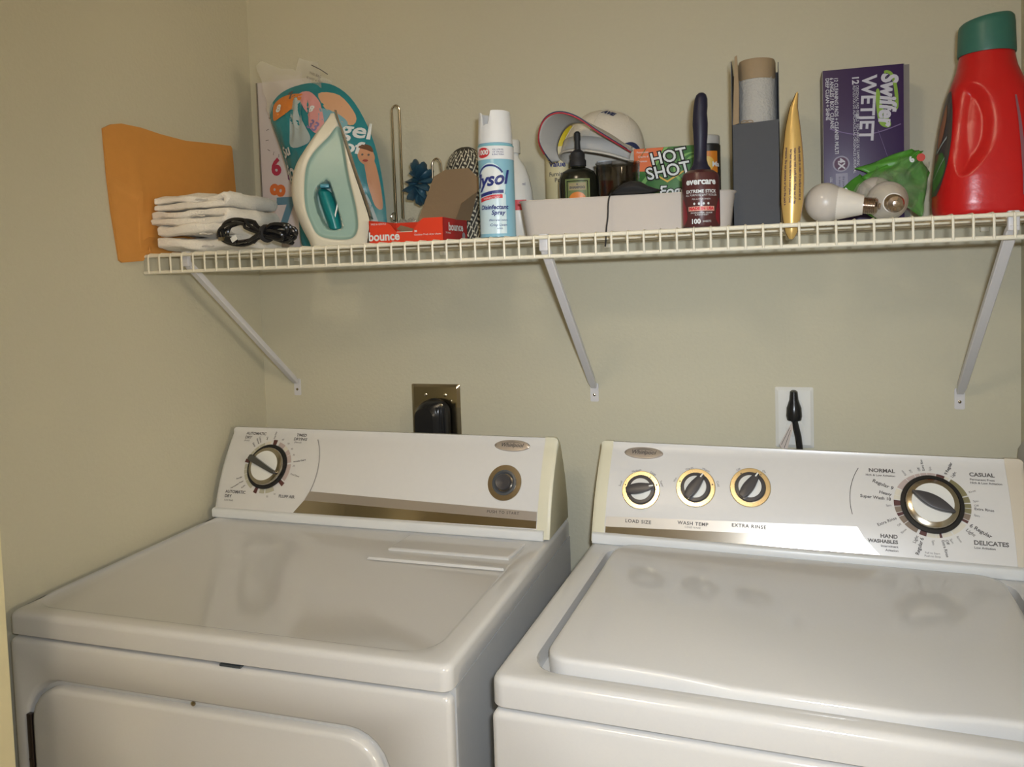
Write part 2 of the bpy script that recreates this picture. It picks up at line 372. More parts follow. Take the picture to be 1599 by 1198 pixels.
def ticks(mb, F, c, r0, r1, segs):
    for a, b, M_ in segs:
        mb.use(M_); mb.ring(c[0], c[1], r0, r1, F, math.radians(a), math.radians(b), .0004, max(3, int((b - a) / 4)))
mb = MB(TK1)
ticks(mb, F, DC, .046, .055, [(12, 30, TK2), (31, 44, TK2), (45, 56, TK4), (57, 75, TK2), (98, 112, TK4), (113, 128, TK1), (129, 142, TK1), (143, 158, TK1), (176, 188, TK1), (189, 199, TK1), (200, 214, TK1), (215, 238, TK1), (262, 275, TK1), (278, 300, TK1), (-30, 8, TK2)])
ticks(mb, F, DC, .044, .058, [(82, 92, TK3), (165, 173, TK3), (247, 256, TK3), (-42, -33, TK3)])
mb.build('dial_scale', dry, fix=False, smooth=0)
def bigdial(con, sx, t, R, ang, sym):
    M = con.frame(sx, t)
    mb = MB(BLACK); mb.lathe([(R, 0), (R, .003), (R * .985, .004), (R * .86, .0045)], M, 56); mb.build('dial_skirt', con.root)
    mb = MB(DIALM); mb.lathe([(R * .87, .003), (R * .86, .007), (R * .82, .010), (R * .66, .0125)], M, 56); kn = mb.build('timer_dial', con.root)
    mb = MB(WPLAS); mb.lathe([(R * .665, .010), (R * .66, .0130), (R * .4, .0140), (.0001, .0145)], M, 48); mb.build('dial_face', kn)
    Rm = M @ Matrix.Rotation(ang, 4, 'Z')
    pts = []
    for i in range(19):
        u = i / 18; x = -R * (.72 if sym else .84) + R * (1.44 if sym else 1.66) * u
        wd = R * (.02 + .20 * math.sin(PI * u) ** .9) if sym else R * (.15 - .08 * u) * (1 if .03 < u < .97 else .6)
        pts.append((x, wd))
    mb = MB(DGREY if sym else BARM); mb.prism([(x, w_) for x, w_ in pts] + [(x, -w_) for x, w_ in pts[::-1]], .0125, .023, lambda v: Rm @ Vector(v), .0015)
    mb.build('dial_handle', kn)
    return kn
bigdial(dc, DC[0], DC[1], .046, math.radians(-24), False)
def badge(con, s, t, hw, hh):
    M = con.frame(s, t)
    mb = MB(SILVER); mb.lathe([(1, 0), (1, .0015), (.94, .003), (.8, .0032)], M @ Matrix.Diagonal((hw, hh, 1, 1)), 40)
    b = mb.build('brand_badge', con.root)
    mb = MB(INK); xf = lambda v: M @ Vector((v[0], v[1], .0034 + v[2]))
    mb.text('Whirlpool', hh * .95, 0, 0, xf, shear=.25, bold=.00015); mb.ring(0, 0, .001, .0018, xf); 
    mb.strip(lambda u: ((hw * .55 * math.cos(2.9 * u + .1), hh * .55 * math.sin(2.9 * u + .1)), (hw * .55 * math.cos(2.9 * u + .1), hh * .62 * math.sin(2.9 * u + .1))), 16, .0003, xf)
    mb.build('badge_lettering', b, fix=False, smooth=0)
badge(dc, .6398, .171, .036, .0115)
M = dc.frame(.6345, .0985)
mb = MB(BRZTINT); mb.lathe([(.0335, 0), (.0335, .001), (.0328, .0018), (.0235, .002)], M, 44); mb.build('button_bezel', dry)
GM = mat('gunmetal_plastic', (.07, .075, .08), .35)
mb = MB(GM); mb.lathe([(.0238, .0015), (.0235, .004), (.020, .0045), (.0165, .002), (.0160, .0015)], M, 40); bt = mb.build('start_button', dry)
mb = MB(DGREY); mb.lathe([(.0155, .001), (.0150, .012), (.013, .0145), (.008, .0138), (.0001, .0132)], M, 36); mb.build('button_knob', bt)

# ------------------------------------------------------------------ WASHER
WW, WYF, WZ, WTP = .700, -.6678, .9179, .0387
wash = machine('washing_machine', 'white top-loading washing machine on the right with three small knobs and a large dial', 'washing machine', (.8274, 0, 0), -.0373, WW, WYF, WZ, WTP)
mb = MB(ENAM)
R = [lift(rr2(.006, WW - .006, WYF + .006, -.06, .012), WZ - WTP), lift(rr2(0, WW, WYF, -.06, .018), WZ - WTP + .003)]
R += roundslab(None, 0, WW, WYF, -.06, WZ - WTP + .003, WZ, .018, .010)[1:]
R += [lift(rr2(.034, WW - .034, -.640, -.205, .045), WZ), lift(rr2(.038, WW - .038, -.637, -.210, .042), WZ - .002), lift(rr2(.041, WW - .041, -.634, -.213, .04), WZ - .022)]
mb.loft(R); mb.build('top_panel', wash, smooth=50)
def lid_out(d, z):
    P = rr2(.0520 + d, WW - .0520 - d, -.622 + d, -.217 - d, .035); o = []
    for x, y in P:
        if y < -.5:
            k = min(1, max(0, (x - .19) / .09)) * min(1, max(0, (WW - .19 + .06 - x) / .09)); k = k * k * (3 - 2 * k); y -= .012 * k
        o.append(Vector((x, y, z)))
    return o
mb = MB(ENAM); mb.loft([lid_out(0, WZ - .021), lid_out(0, WZ + .0030), lid_out(.0008, WZ + .0055), lid_out(.0025, WZ + .0075), lid_out(.005, WZ + .0086), lid_out(.009, WZ + .009)])
mb.build('lid', wash, smooth=50)
mb = MB(SIDE); mb.box((WW / 2, (WYF + .02 - .06) / 2, (WZ - WTP) / 2 + .02), (WW - .003, -WYF - .06 - .022, WZ - WTP - .042)); mb.build('cabinet', wash)
mb = MB(ENAM); FR = body_front_xf(WYF); ZB = WZ - WTP - .004
mb.loft([frng(.001, WW - .001, .03, ZB, .010, -.016), frng(.001, WW - .001, .03, ZB, .010, -.006), frng(.003, WW - .003, .032, ZB - .002, .009, -.002), frng(.008, WW - .008, .037, ZB - .007, .008, 0)])
mb.build('front_panel', wash, smooth=50)
wc = Console(wash, WW, -.2102, .9215, -.116, 1.081, -.062); wc.ts = .925
mb = MB(CREAM); wc.solid(mb, .001, .024, grow=.0012, left=True, right=False, rend=.006); mb.build('end_cap', wash, smooth=50)
mb = MB(PANW); wc.solid(mb, .022, WW - .026, left=False, right=False); mb.build('console', wash, smooth=50)
CREAM2 = mat('tan_plastic', (.60, .54, .44), .4)
mb = MB(CREAM2); wc.solid(mb, WW - .028, WW - .001, grow=.0012, left=False, right=True, rend=.006); mb.build('end_cap', wash, smooth=50)
trim_bar(wc, .004, WW - .004, TRW)
F = xfF(wc)
WC = (.5595, .1105)
def arcl(t): return WC[0] - math.sqrt(max(0, .1225 ** 2 - (t - WC[1]) ** 2))
mb = MB(TRW); SLV2 = mat('pearl_strip', (.72, .68, .62), .28, .35)
mb = MB(SLV2)
def wband(f0, f1):
    def g(u):
        a = .026 + (arcl(f0(1)) - .026) * u; b = .026 + (arcl(f1(1)) - .026) * u; return ((a, f0(u)), (b, f1(u)))
    return g
mb.strip(wband(lambda u: .048 + .0155 * u, lambda u: .029 + .0145 * u), 40, .0006, F); mb.build('upper_strip', wash, fix=False)
mb = MB(CHROME); mb.strip(wband(lambda u: .029 + .0145 * u, lambda u: .0165 + .002 * u), 40, .0007, F); mb.build('chrome_strip', wash, fix=False)
badge(wc, .0835, .178, .036, .0115)
K1, K2, K3 = (.0855, .1025), (.1825, .1135), (.2757, .1205)
knob(wc, 'load_size_knob', K1[0], K1[1], WARMR, .0345, math.radians(12)); knob(wc, 'wash_temperature_knob', K2[0], K2[1], WARMR, .0345, math.radians(57)); knob(wc, 'extra_rinse_knob', K3[0], K3[1], WARMR, .0345, math.radians(57))
mb = MB(INK)
mb.text('LOAD SIZE', .0085, .0845, .0425, F, spacing=1.15, off=.001, bold=.0002); mb.text('WASH TEMP', .0085, .1806, .0465, F, spacing=1.15, off=.001, bold=.0002); mb.text('COLD RINSE', .0045, .1806, .0395, F, spacing=1.1, off=.001); mb.text('EXTRA RINSE', .0085, .2745, .0495, F, spacing=1.15, off=.001, bold=.0002)
for k, L in ((K1, ((165, 'Small'), (107, 'Medium'), (60, 'Large'), (22, 'Super'))), (K2, ((160, 'Hot'), (110, 'Warm'), (66, 'Warm'), (15, 'Cold'))), (K3, ((122, 'Off'), (55, 'On')))):
    for dg, s_ in L:
        a = math.radians(dg); mb.text(s_, .0055, k[0] + .0395 * math.cos(a), k[1] + .0395 * math.sin(a), F, rot=a - PI / 2)
        mb.ring(k[0] + .030 * math.cos(a), k[1] + .030 * math.sin(a), .0001, .0013, F, off=.0028, n=8)
T = mb.text
T('NORMAL', .0098, .5081, .1665, F, 'RIGHT', bold=.0003); T('High & Low Agitation', .0052, .5081, .1575, F, 'RIGHT', bold=.0001)
T('CASUAL', .0098, .6185, .168, F, 'LEFT', bold=.0003); T('Permanent Press', .0052, .6185, .159, F, 'LEFT', bold=.0001); T('High & Low Agitation', .0052, .6185, .153, F, 'LEFT', bold=.0001)
T('HAND', .0088, .506, .0505, F, 'RIGHT', bold=.0003); T('WASHABLES', .0080, .506, .0415, F, 'RIGHT', bold=.0003); T('Intermittent', .0052, .506, .034, F, 'RIGHT', bold=.0001); T('Agitation', .0052, .506, .0275, F, 'RIGHT', bold=.0001)
T('DELICATES', .0098, .6145, .051, F, 'LEFT', bold=.0003); T('Low Agitation', .0052, .6145, .043, F, 'LEFT', bold=.0001)
for dg, s_, fl, sz, bo in ((157, 'Regular 9', 1, .0088, .0002), (168, 'Heavy', 1, .0075, .0002), (176, 'Super Wash 18', 1, .0075, .0002), (207, 'Extra Rinse', 1, .007, .0001), (186, 'Spin', 1, .005, 0), (218, 'Off', 1, .005, 0), (228, 'Rinse', 1, .005, 0),
                           (97, 'Extra Rinse', 0, .0052, .0001), (103, 'Off', 0, .0052, .0001), (88, 'Spin', 0, .005, 0), (115, 'Off', 0, .005, 0), (125, 'Rinse', 0, .005, 0), (66, '9 Regular', 0, .0066, .0002), (57, 'Light', 0, .006, .0001),
                           (24, 'Rinse', 0, .005, 0), (9, 'Spin', 0, .005, 0), (2, 'Off', 0, .005, 0), (-3, 'Extra Rinse', 0, .006, .0001), (-13, 'Spin', 0, .005, 0), (-31, '6 Regular', 0, .0088, .0002), (-40, 'Light', 0, .0075, .0001),
                           (-58, 'Rinse', 0, .005, 0), (-68, 'Spin', 0, .005, 0), (-74, 'Off', 0, .006, .0001), (-79, 'Extra Rinse', 0, .006, .0001), (-92, 'Spin', 0, .005, 0), (253, 'Regular 6', 1, .0078, .0002), (246, 'Light', 1, .0068, .0001)):
    radial(mb, F, WC, .0605, dg, s_, sz, bool(fl), bold=bo)
T('Pull to Start', .0045, .555, .0285, F); T('Push to Stop', .0045, .555, .0235, F)
mb.strip(lambda u: ((WC[0] + .1225 * math.cos(2.64 + .72 * u), WC[1] + .1225 * math.sin(2.64 + .72 * u)), (WC[0] + .1236 * math.cos(2.64 + .72 * u), WC[1] + .1236 * math.sin(2.64 + .72 * u))), 24, .0005, F)
mb.build('lettering', wash, fix=False, smooth=0)
mb = MB(TK1)
ticks(mb, F, WC, .0465, .0565, [(59, 66, TK4), (66, 79, TK3), (80, 93, TK2), (94, 104, TK2), (105, 113, TK2), (114, 129, TK2), (130, 152, TK2), (154, 166, TK4), (167, 175, TK4), (176, 187, TK3), (188, 199, TK5), (200, 206, TK3), (207, 220, TK5), (221, 243, TK5), (247, 258, TK3), (259, 272, TK4), (273, 278, TK4), (-82, -78, TK3), (-77, -62, TK4), (-60, -34, TK4), (-31, -26, TK3), (-25, -14, TK5), (-13, -4, TK6), (-3, 5, TK6), (7, 18, TK6), (20, 56, TK6)])
mb.build('dial_scale', wash, fix=False, smooth=0)
bigdial(wc, WC[0], WC[1], .0468, math.radians(-27), True)

# ------------------------------------------------------------------ outlets
def plate(root, w_, h_, M, d=.006):
    mb = MB(M); X = lambda x, z, y: Vector((x, y, z))
    mb.loft([[X(x, z, 0) for x, z in rrect(0, 0, w_ / 2, h_ / 2, .003)], [X(x, z, -d * .4) for x, z in rrect(0, 0, w_ / 2, h_ / 2, .003)], [X(x, z, -d) for x, z in rrect(0, 0, w_ / 2 - .006, h_ / 2 - .006, .003)]])
    return mb.build('wall_plate', root, smooth=20)
o1 = thing('dryer_outlet', 'square stainless steel outlet plate behind the dryer', 'wall outlet', (.4297, 0, 1.107))
plate(o1, .114, .116, STEEL)
mb = MB(BLACK); mb.lathe([(.028, 0), (.028, .009), (.026, .010), (.0001, .010)], Matrix.Rotation(PI / 2, 4, 'X'), 32); mb.build('socket', o1)
for sx_, sz_ in ((-.022, .035), (.024, .035)):
    mb = MB(CHROME); mb.lathe([(.0035, .005), (.0035, .007), (.001, .0085)], Matrix.Translation((sx_, 0, sz_)) @ Matrix.Rotation(PI / 2, 4, 'X'), 12); mb.build('screw', o1)
pl = thing('dryer_plug', 'bulky glossy black right-angle plug in the steel outlet behind the dryer', 'plug', (.432, -.0105, 1.09))
mb = MB(BLACK)
Y = lambda x, z, y: Vector((x, y, z))
prof = [rr2(-.034, .034, -.06, .038, .022), rr2(-.037, .037, -.06, .043, .026), rr2(-.037, .034, -.06, .040, .026), rr2(-.036, .016, -.06, .034, .022), rr2(-.034, .008, -.055, .028, .018)]
mb.loft([[Y(x, z, -y) for x, z in P] for P, y in zip(prof, (0, .006, .020, .026, .034))]); pb = mb.build('plug_body', pl, smooth=40)
for x_, z_ in ((.022, .034), (.026, -.014)):
    mb = MB(CHROME); mb.lathe([(.0035, -.002), (.0035, .001), (.001, .002)], Matrix.Translation((x_, -.020, z_)) @ Matrix.Rotation(PI / 2, 4, 'X'), 12); mb.build('screw', pl)
mb = MB(BLACK)
for k in range(4): mb.tube([(.014 + .006 * k, -.024 + .001 * k, z) for z in (-.058, -.02, .022, .03)], .0028, 8)
mb.build('grip_rib', pl)
mb = MB(BLACK); mb.tube([(-.01, -.018, -.05), (-.01, -.02, -.08), (-.012, -.022, -.12), (-.03, -.024, -.2)], .011, 12); mb.build('cord', pl)

o2 = thing('washer_outlet', 'white outlet plate behind the washer with a slim black plug in it', 'wall outlet', (1.1749, 0, 1.112))
plate(o2, .070, .116, WPLAS)
for z_ in (.02, -.02):
    mb = MB(WPLAS); mb.lathe([(.0165, .005), (.0165, .0075), (.0155, .008), (.0001, .008)], Matrix.Translation((0, 0, z_)) @ Matrix.Rotation(PI / 2, 4, 'X'), 28); mb.build('receptacle', o2)
pl2 = thing('washer_plug', 'slim black plug and cord in the white outlet behind the washer', 'plug', (1.174, -.0085, 1.119))
mb = MB(BLACK)
def el(cx, z, a, b, n=20, y0=0): return [Vector((cx + a * math.cos(2 * PI * i / n), y0 - b + b * math.sin(2 * PI * i / n), z)) for i in range(n)]
mb.loft([el(0, z, a, b) for z, a, b in ((.047, .004, .006), (.045, .007, .009), (.030, .0085, .011), (.022, .011, .012), (.015, .0135, .013), (.0, .0145, .014), (-.008, .013, .013), (-.010, .008, .010))]); mb.build('plug_body', pl2)
mb = MB(BLACK); mb.tube([(0, -.010, -.008), (.003, -.011, -.022), (.007, -.012, -.04), (.010, -.013, -.07), (.0, -.014, -.12)], .0062, 10); mb.build('cord', pl2)
mb = MB(mat('tag_paper', (.52, .46, .42), .7))
tagxf = plane_xf((-.001, -.016, -.012), (-.42, -.05, -1), (.9, 0, -.35))
mb.prism([(0, -.003), (.05, -.008), (.062, .010), (.012, .003)], 0, .0006, tagxf); mb.use(INK); mb.prism([(.012, -.003), (.048, -.005), (.048, -.004), (.012, -.0022)], .0006, .001, tagxf); mb.prism([(.016, .0), (.052, .002), (.052, .003), (.016, .0008)], .0006, .001, tagxf); mb.build('paper_tag', pl2, smooth=0)

# ------------------------------------------------------------------ wire shelf
DK = 1.4543; TILT = .0078
def deck(x): return DK + TILT * x + .0042
shelf = thing('wire_shelf', 'long white vinyl-coated wire shelf spanning the back wall above both machines', 'shelf', (0, 0, DK)); shelf.rotation_euler = (0, -TILT, 0)
X0, X1, SY, LIP = -.003, 1.556, -.336, .031
for y, z, r in ((SY, 0, .0033), (SY, -LIP, .0033), (-.245, -.003, .0030), (-.15, -.003, .0030), (-.010, -.003, .0030)):
    mb = MB(WIREM); mb.tube([(X0, y, z), (X1, y, z)], r, 10); mb.build('long_rod', shelf)
cross = None; k = 0; x = .010
while x < X1 - .004:
    if cross is None:
        mb = MB(WIREM); mb.tube([(0, -.008, .0026), (0, -.2, .0026), (0, SY + .002, .0034), (0, SY - .0035, .0014), (0, SY - .0042, -.004), (0, SY - .0042, -LIP - .001)], .0018, 8); cross = mb.build('cross_wire', shelf); cross.location.x = x
    else:
        c = cross.copy(); COL.objects.link(c); c.parent = shelf; c.location.x = x
    x += .0254
for x in (.10, .46, .82, 1.17, 1.50):
    mb = MB(WIREM); mb.box((x, -.004, -.004), (.014, .010, .020), .002); mb.build('wall_clip', shelf)
for x in (.115, .803, 1.20, 1.44):
    pass
def brace(x, label, dx=0):
    b = thing('shelf_brace', label, 'shelf bracket', (x, 0, 1.160), group=None)
    zt = DK + TILT * x - .012 - 1.160; yt = SY + .010
    d = Vector((0, yt, zt)).normalized(); n = Vector((0, d.z, -d.y)); L = Vector((0, yt, zt)).length
    mb = MB(BRK); A = Vector((0, -.006, .006)); Bp = Vector((0, yt, zt))
    sec = [(-.0075, .004), (-.0075, -.004), (-.006, -.0055), (.006, -.0055), (.0075, -.004), (.0075, .004), (.006, .004), (.006, -.003), (-.006, -.003), (-.006, .004)]
    nn = n if n.y < 0 else -n
    ring = lambda P, s_: [P + Vector((a * s_, 0, 0)) + nn * (-b_ * s_) for a, b_ in sec]
    mb.loft([ring(A, .75), ring(A + d * .02, 1), ring(Bp - d * .015, 1), ring(Bp, .8)]); mb.build('strut', b, smooth=25)
    mb = MB(BRK); mb.loft([[Vector((px, -q, pz)) for px, pz in rr2(-.0085, .0085, -.026, .012, .003)] for q in (0, .002)]); mb.build('foot_plate', b)
    mb = MB(STEEL); mb.lathe([(.0028, .002), (.0028, .0032), (.001, .0042)], Matrix.Translation((0, 0, -.012)) @ Matrix.Rotation(PI / 2, 4, 'X'), 12); mb.build('screw', b)
    mb = MB(BRK); mb.box((0, yt + .002, zt + .004), (.015, .009, .028), .002); mb.build('rod_hook', b)
    return b
brace(.0825, 'white diagonal shelf bracket nearest the left wall, under the folded towels')
brace(.7842, 'white diagonal shelf bracket under the middle of the shelf, above the gap between the machines')
brace(1.4600, 'white diagonal shelf bracket at the right end of the shelf, under the red bottle')

# ------------------------------------------------------------------ patches on surfaces
def rect_patch(mb, xf, x0, x1, y0, y1, off=.0004, nx=12, ny=2):
    g = [[mb.bm.verts.new(xf(Vector((x0 + (x1 - x0) * i / nx, y0 + (y1 - y0) * j / ny, off)))) for i in range(nx + 1)] for j in range(ny + 1)]
    for j in range(ny):
        for i in range(nx): mb.face([g[j][i], g[j][i + 1], g[j + 1][i + 1], g[j + 1][i]])
def blob(mb, xf, cx, cy, out, off=.0004, rings=5):
    """star-shaped patch: out = list of (x,y) boundary points; filled with rings so it follows the surface"""
    R = [[mb.bm.verts.new(xf(Vector((cx + (x - cx) * k / rings, cy + (y - cy) * k / rings, off)))) for x, y in out] for k in range(1, rings + 1)]
    c = mb.bm.verts.new(xf(Vector((cx, cy, off)))); n = len(out)
    for i in range(n): mb.face([c, R[0][i], R[0][(i + 1) % n]])
    for a, b in zip(R[:-1], R[1:]):
        for i in range(n): j = (i + 1) % n; mb.face([a[i], b[i], b[j], a[j]])
def ell(cx, cy, rx, ry, rot=0, n=28): return [(cx + rx * math.cos(t) * math.cos(rot) - ry * math.sin(t) * math.sin(rot), cy + rx * math.cos(t) * math.sin(rot) + ry * math.sin(t) * math.cos(rot)) for t in [2 * PI * i / n for i in range(n)]]
def spline(pts, n=6, closed=True):
    P = []; N = len(pts)
    for i in range(N if closed else N - 1):
        g = (lambda k: pts[k % N]) if closed else (lambda k: pts[min(max(k, 0), N - 1)])
        p0, p1, p2, p3 = g(i - 1), g(i), g(i + 1), g(i + 2)
        for j in range(n):
            t = j / n; P.append(tuple(0.5 * (2 * b + (c - a) * t + (2 * a - 5 * b + 4 * c - d) * t * t + (3 * b - a - 3 * c + d) * t ** 3) for a, b, c, d in zip(p0, p1, p2, p3)))
    if not closed: P.append(tuple(pts[-1]))
    return P
def canxf(r, a0, z0=0): return cyl_xf(r, math.radians(a0), z0)

# ------------------------------------------------------------------ manila envelope against the left wall
MAN = mat('manila_paper', (.60, .27, .06), .6, bump=.2, bscale=60, mottled=.05)
env = [(-.413, 1.682), (-.395, 1.692), (-.373, 1.697), (-.329, 1.697), (-.28, 1.692), (-.217, 1.689), (-.15, 1.694), (-.082, 1.698), (-.078, 1.693), (-.073, 1.60), (-.070, 1.4600), (-.15, 1.4600), (-.25, 1.460), (-.3385, 1.4600), (-.3405, 1.446), (-.388, 1.443), (-.394, 1.447), (-.398, 1.48), (-.405, 1.535), (-.410, 1.60)]
def envx(y, z, side):
    b = .004 + .004 * math.sin(PI * min(1, max(0, (y + .42) / .35))) * math.sin(PI * min(1, max(0, (z - 1.44) / .26)))
    crease = .006 * math.exp(-((y + .345 - (1.60 - z) * .12) / .004) ** 2) * (1 if z < 1.6 else 0)
    return WL + .001 + (b + crease if side else 0)
o = thing('manila_envelope', 'large orange manila envelope propped against the left wall at the end of the shelf', 'envelope', (0, 0, 0))
mb = MB(MAN)
for side in (0, 1):
    blob(mb, lambda v: Vector((envx(v[0], v[1], side), v[0], v[1])), -.24, 1.57, env, 0, 16)
n = len(env)
ed = [[mb.bm.verts.new((envx(y, z, s_), y, z)) for y, z in env] for s_ in (0, 1)]
for i in range(n): mb.face([ed[0][i], ed[0][(i + 1) % n], ed[1][(i + 1) % n], ed[1][i]])
mb.build('sleeve', o, weld=.00002)
mb = MB(MAN)
fl = lambda v: Vector((envx(v[0], v[1], 1) + .0006 + v[2], v[0], v[1]))
blob(mb, fl, -.365, 1.52, [(-.408, 1.600), (-.340, 1.575), (-.342, 1.463), (-.3405, 1.447), (-.388, 1.4445), (-.400, 1.50)], 0, 8); mb.build('flap', o)

# ------------------------------------------------------------------ folded towels
TWL = mat('white_terry', (.82, .78, .70), .95, bump=1.0, bscale=420, sheen=.3)
def towel(x0, x1, y0, y1, z, h, label, seed, layers=3, tw=0):
    """one folded towel: a serpentine cloth folded over itself, loops at its left end"""
    o = thing('folded_towel', label, 'towel', ((x0 + x1) / 2, (y0 + y1) / 2, z), tw, 'white towels folded in a stack')
    L = (x1 - x0) / 2; th = h / layers
    path = []
    for k in range(layers):
        zz = th * (k + .5); xs = [(-L + th / 2), (L - th / 2)]
        if k % 2: xs = xs[::-1]
        nseg = 14
        for i in range(nseg + 1): path.append((xs[0] + (xs[1] - xs[0]) * i / nseg, zz))
        if k < layers - 1:
            e = xs[1]; sg = 1 if e > 0 else -1
            for i in range(1, 5): a = -PI / 2 + PI * i / 5; path.append((e + sg * th / 2 * math.cos(a) * 1.0, zz + th / 2 + th / 2 * math.sin(a)))
    mb = MB(TWL); NY = 36; W2 = (y1 - y0) / 2
    def disp(x, y, zz):
        p = Vector((x * 14, y * 14, zz * 40 + seed * 7)); q = noise.noise(p); 
        return Vector((noise.noise(p + Vector((9, 0, 0))) * .012, noise.noise(p + Vector((0, 5, 0))) * .012, q * .012 * (.3 + .7 * zz / h) * min(1, h / .02)))
    rings = []
    for i, (x, zz) in enumerate(path):
        a = path[max(0, i - 1)]; b = path[min(len(path) - 1, i + 1)]; tx, tz = b[0] - a[0], b[1] - a[1]; l = math.hypot(tx, tz) or 1; nx, nz = -tz / l, tx / l
        r = th * (.61 + .07 * math.sin(i * .9 + seed)); rg = []
        for j in range(NY + 1):
            y = -W2 * math.cos(PI * j / NY); e = max(.02, math.sin(PI * j / NY)) ** .35; rg.append(Vector((x + nx * r * e, y, zz + nz * r * e)) + disp(x, y, zz))
        for j in range(NY, -1, -1):
            y = -W2 * math.cos(PI * j / NY); e = max(.02, math.sin(PI * j / NY)) ** .35; rg.append(Vector((x - nx * r * e, y, zz - nz * r * e)) + disp(x, y, zz))
        rings.append(rg)
    mb.loft(rings); c = mb.build('cloth', o, smooth=80)
    for v in c.data.vertices: v.co += v.normal * (.0016 * noise.noise(v.co * 90) + .0012 * noise.noise(v.co * 220))
    mn = min(v.co.z for v in c.data.vertices)
    for v in c.data.vertices: v.co.z -= mn
    mb = MB(TWL); hem = mat('towel_hem', (.60, .57, .52), .9); mb.use(hem)
    mb.tube([(L * .2 + .3 * L * i / 6, -W2 - .0006, th * (layers - .5) + .0012 * math.sin(i)) for i in range(7)], .0016, 6); mb.build('hem', o)
    return o
z = deck(.1)
towel(.018, .190, -.325, -.17, z, .020, 'white terry towel at the bottom of the stack by the envelope', 1, 1)
towel(.014, .186, -.328, -.165, z + .023, .020, 'white terry towel second from the bottom of the stack', 2, 1, .03)
towel(.000, .176, -.325, -.17, z + .046, .028, 'white terry towel second from the top of the stack', 3, 2, -.02)
towel(.006, .172, -.322, -.165, z + .077, .027, 'rumpled white terry towel on top of the stack', 4, 2, .04)

# ------------------------------------------------------------------ black cord bundle
o = thing('power_cord', 'black power cord coiled and tied, at the shelf front between towels and iron', 'power cord', (.255, -.345, deck(.25)))
mb = MB(BLACK)
pts = []
for i in range(150):
    t = i / 149 * 2 * PI * 4; k = i / 149
    r1 = .042 + .006 * math.sin(t * 1.3 + 1); 
    x = -.025 + r1 * math.cos(t) * (1.0) - .006; z = .030 + (.019 + .004 * math.sin(t * .7)) * math.sin(t); y = -.004 + .012 * math.sin(t * .5 + 1) - .006 * math.cos(t)
    if x > -.005: z = .026 + (z - .030) * max(.25, 1 - (x + .005) * 30); x = x * 1.6
    pts.append((x, y, z))
mb.tube(pts, .0030, 8); mb.build('cord', o)
mb = MB(MBLACK); mb.tube([(.022 + .001 * math.cos(a), .0 + .016 * math.cos(a), .026 + .012 * math.sin(a)) for a in [2 * PI * i / 16 for i in range(16)]], .0045, 8, True); mb.build('cable_tie', o)
mb = MB(BLACK)
random.seed(3)
for k in range(8):
    ky = .0035 * (k - 3.5); zk = .014 * math.sin(k * 1.9)
    mb.tube(spline([(.018, ky * .6, .026), (.038, ky, .030 + zk * .8), (.062 + .006 * (k % 3), ky * 1.3, .024 + zk), (.060 + .004 * (k % 2), ky * 1.2 + .004, .014 + zk * .5), (.030, ky, .020)], 4, False), .0034, 8)
mb.build('loose_loop', o)
mb = MB(BLACK); mb.box((-.040, -.018, .016), (.022, .012, .012), .003, Matrix.Rotation(.3, 4, 'Y')); pg = mb.build('plug', o)
mb = MB(STEEL)
for s_ in (-.004, .004): mb.box((-.056, -.018 + s_, .019), (.013, .0012, .006), .0003)
mb.build('plug_prong', pg)
mb = MB(WPLAS); mb.box((-.028, -.0245, .018), (.013, .001, .009), .0002, Matrix.Rotation(-.5, 4, 'Y')); mb.build('white_tag', o)

# ------------------------------------------------------------------ number poster board
PNK = mat('poster_paper', (.60, .55, .55), .6); DEDGE = mat('board_edge', (.22, .19, .15), .7)
o = thing('number_board', 'tall white board with coloured cartoon numbers, standing against the wall behind the teal bag', 'board', (0, 0, 0))
mb = MB(PNK); mb.box((.108, -.035, deck(.15) + .19), (.135, .005, .38), .0006); mb.build('panel', o)
mb = MB(DEDGE); mb.box((.0385, -.035, deck(.04) + .19), (.0025, .0075, .382), .0005); mb.build('edge_band', o)
PX = plane_xf((0, -.0378, 0), (1, 0, 0), (0, 0, 1))
mb = MB(mat('number_crimson', (.40, .03, .07), .5)); mb.text('6', .050, .080, 1.650, PX, bold=.0022)
mb.build('printed_number', o, fix=False, smooth=0); mb = MB(mat('number_orange', (.65, .16, .04), .5)); mb.text('8', .052, .083, 1.600, PX, rot=PI / 2 - .2, bold=.0024)
mb.build('printed_number', o, fix=False, smooth=0); mb = MB(mat('number_purple', (.22, .08, .24), .5)); mb.text('3', .06, .122, 1.640, PX, bold=.002)
mb.build('printed_number', o, fix=False, smooth=0); mb = MB(mat('number_blue', (.10, .22, .30), .5)); mb.text('7', .092, .100, 1.545, PX, bold=.004); mb.build('printed_number', o, fix=False, smooth=0); mb = MB(INK)
for i, (x, z, a) in enumerate(((.062, 1.735, .3), (.060, 1.712, .1), (.063, 1.690, -.5), (.075, 1.682, 1.2), (.088, 1.676, 1.4), (.10, 1.69, .4), (.09, 1.72, .9), (.12, 1.71, -.4), (.07, 1.76, -.2), (.1, 1.75, .6))):
    c, s_ = math.cos(a), math.sin(a); mb.flat([(x - .004 * c - .0006 * s_, z - .004 * s_ + .0006 * c), (x + .004 * c - .0006 * s_, z + .004 * s_ + .0006 * c), (x + .004 * c + .0006 * s_, z + .004 * s_ - .0006 * c), (x - .004 * c + .0006 * s_, z - .004 * s_ - .0006 * c)], PX)
mb.build('printed_dashes', o, fix=False, smooth=0)

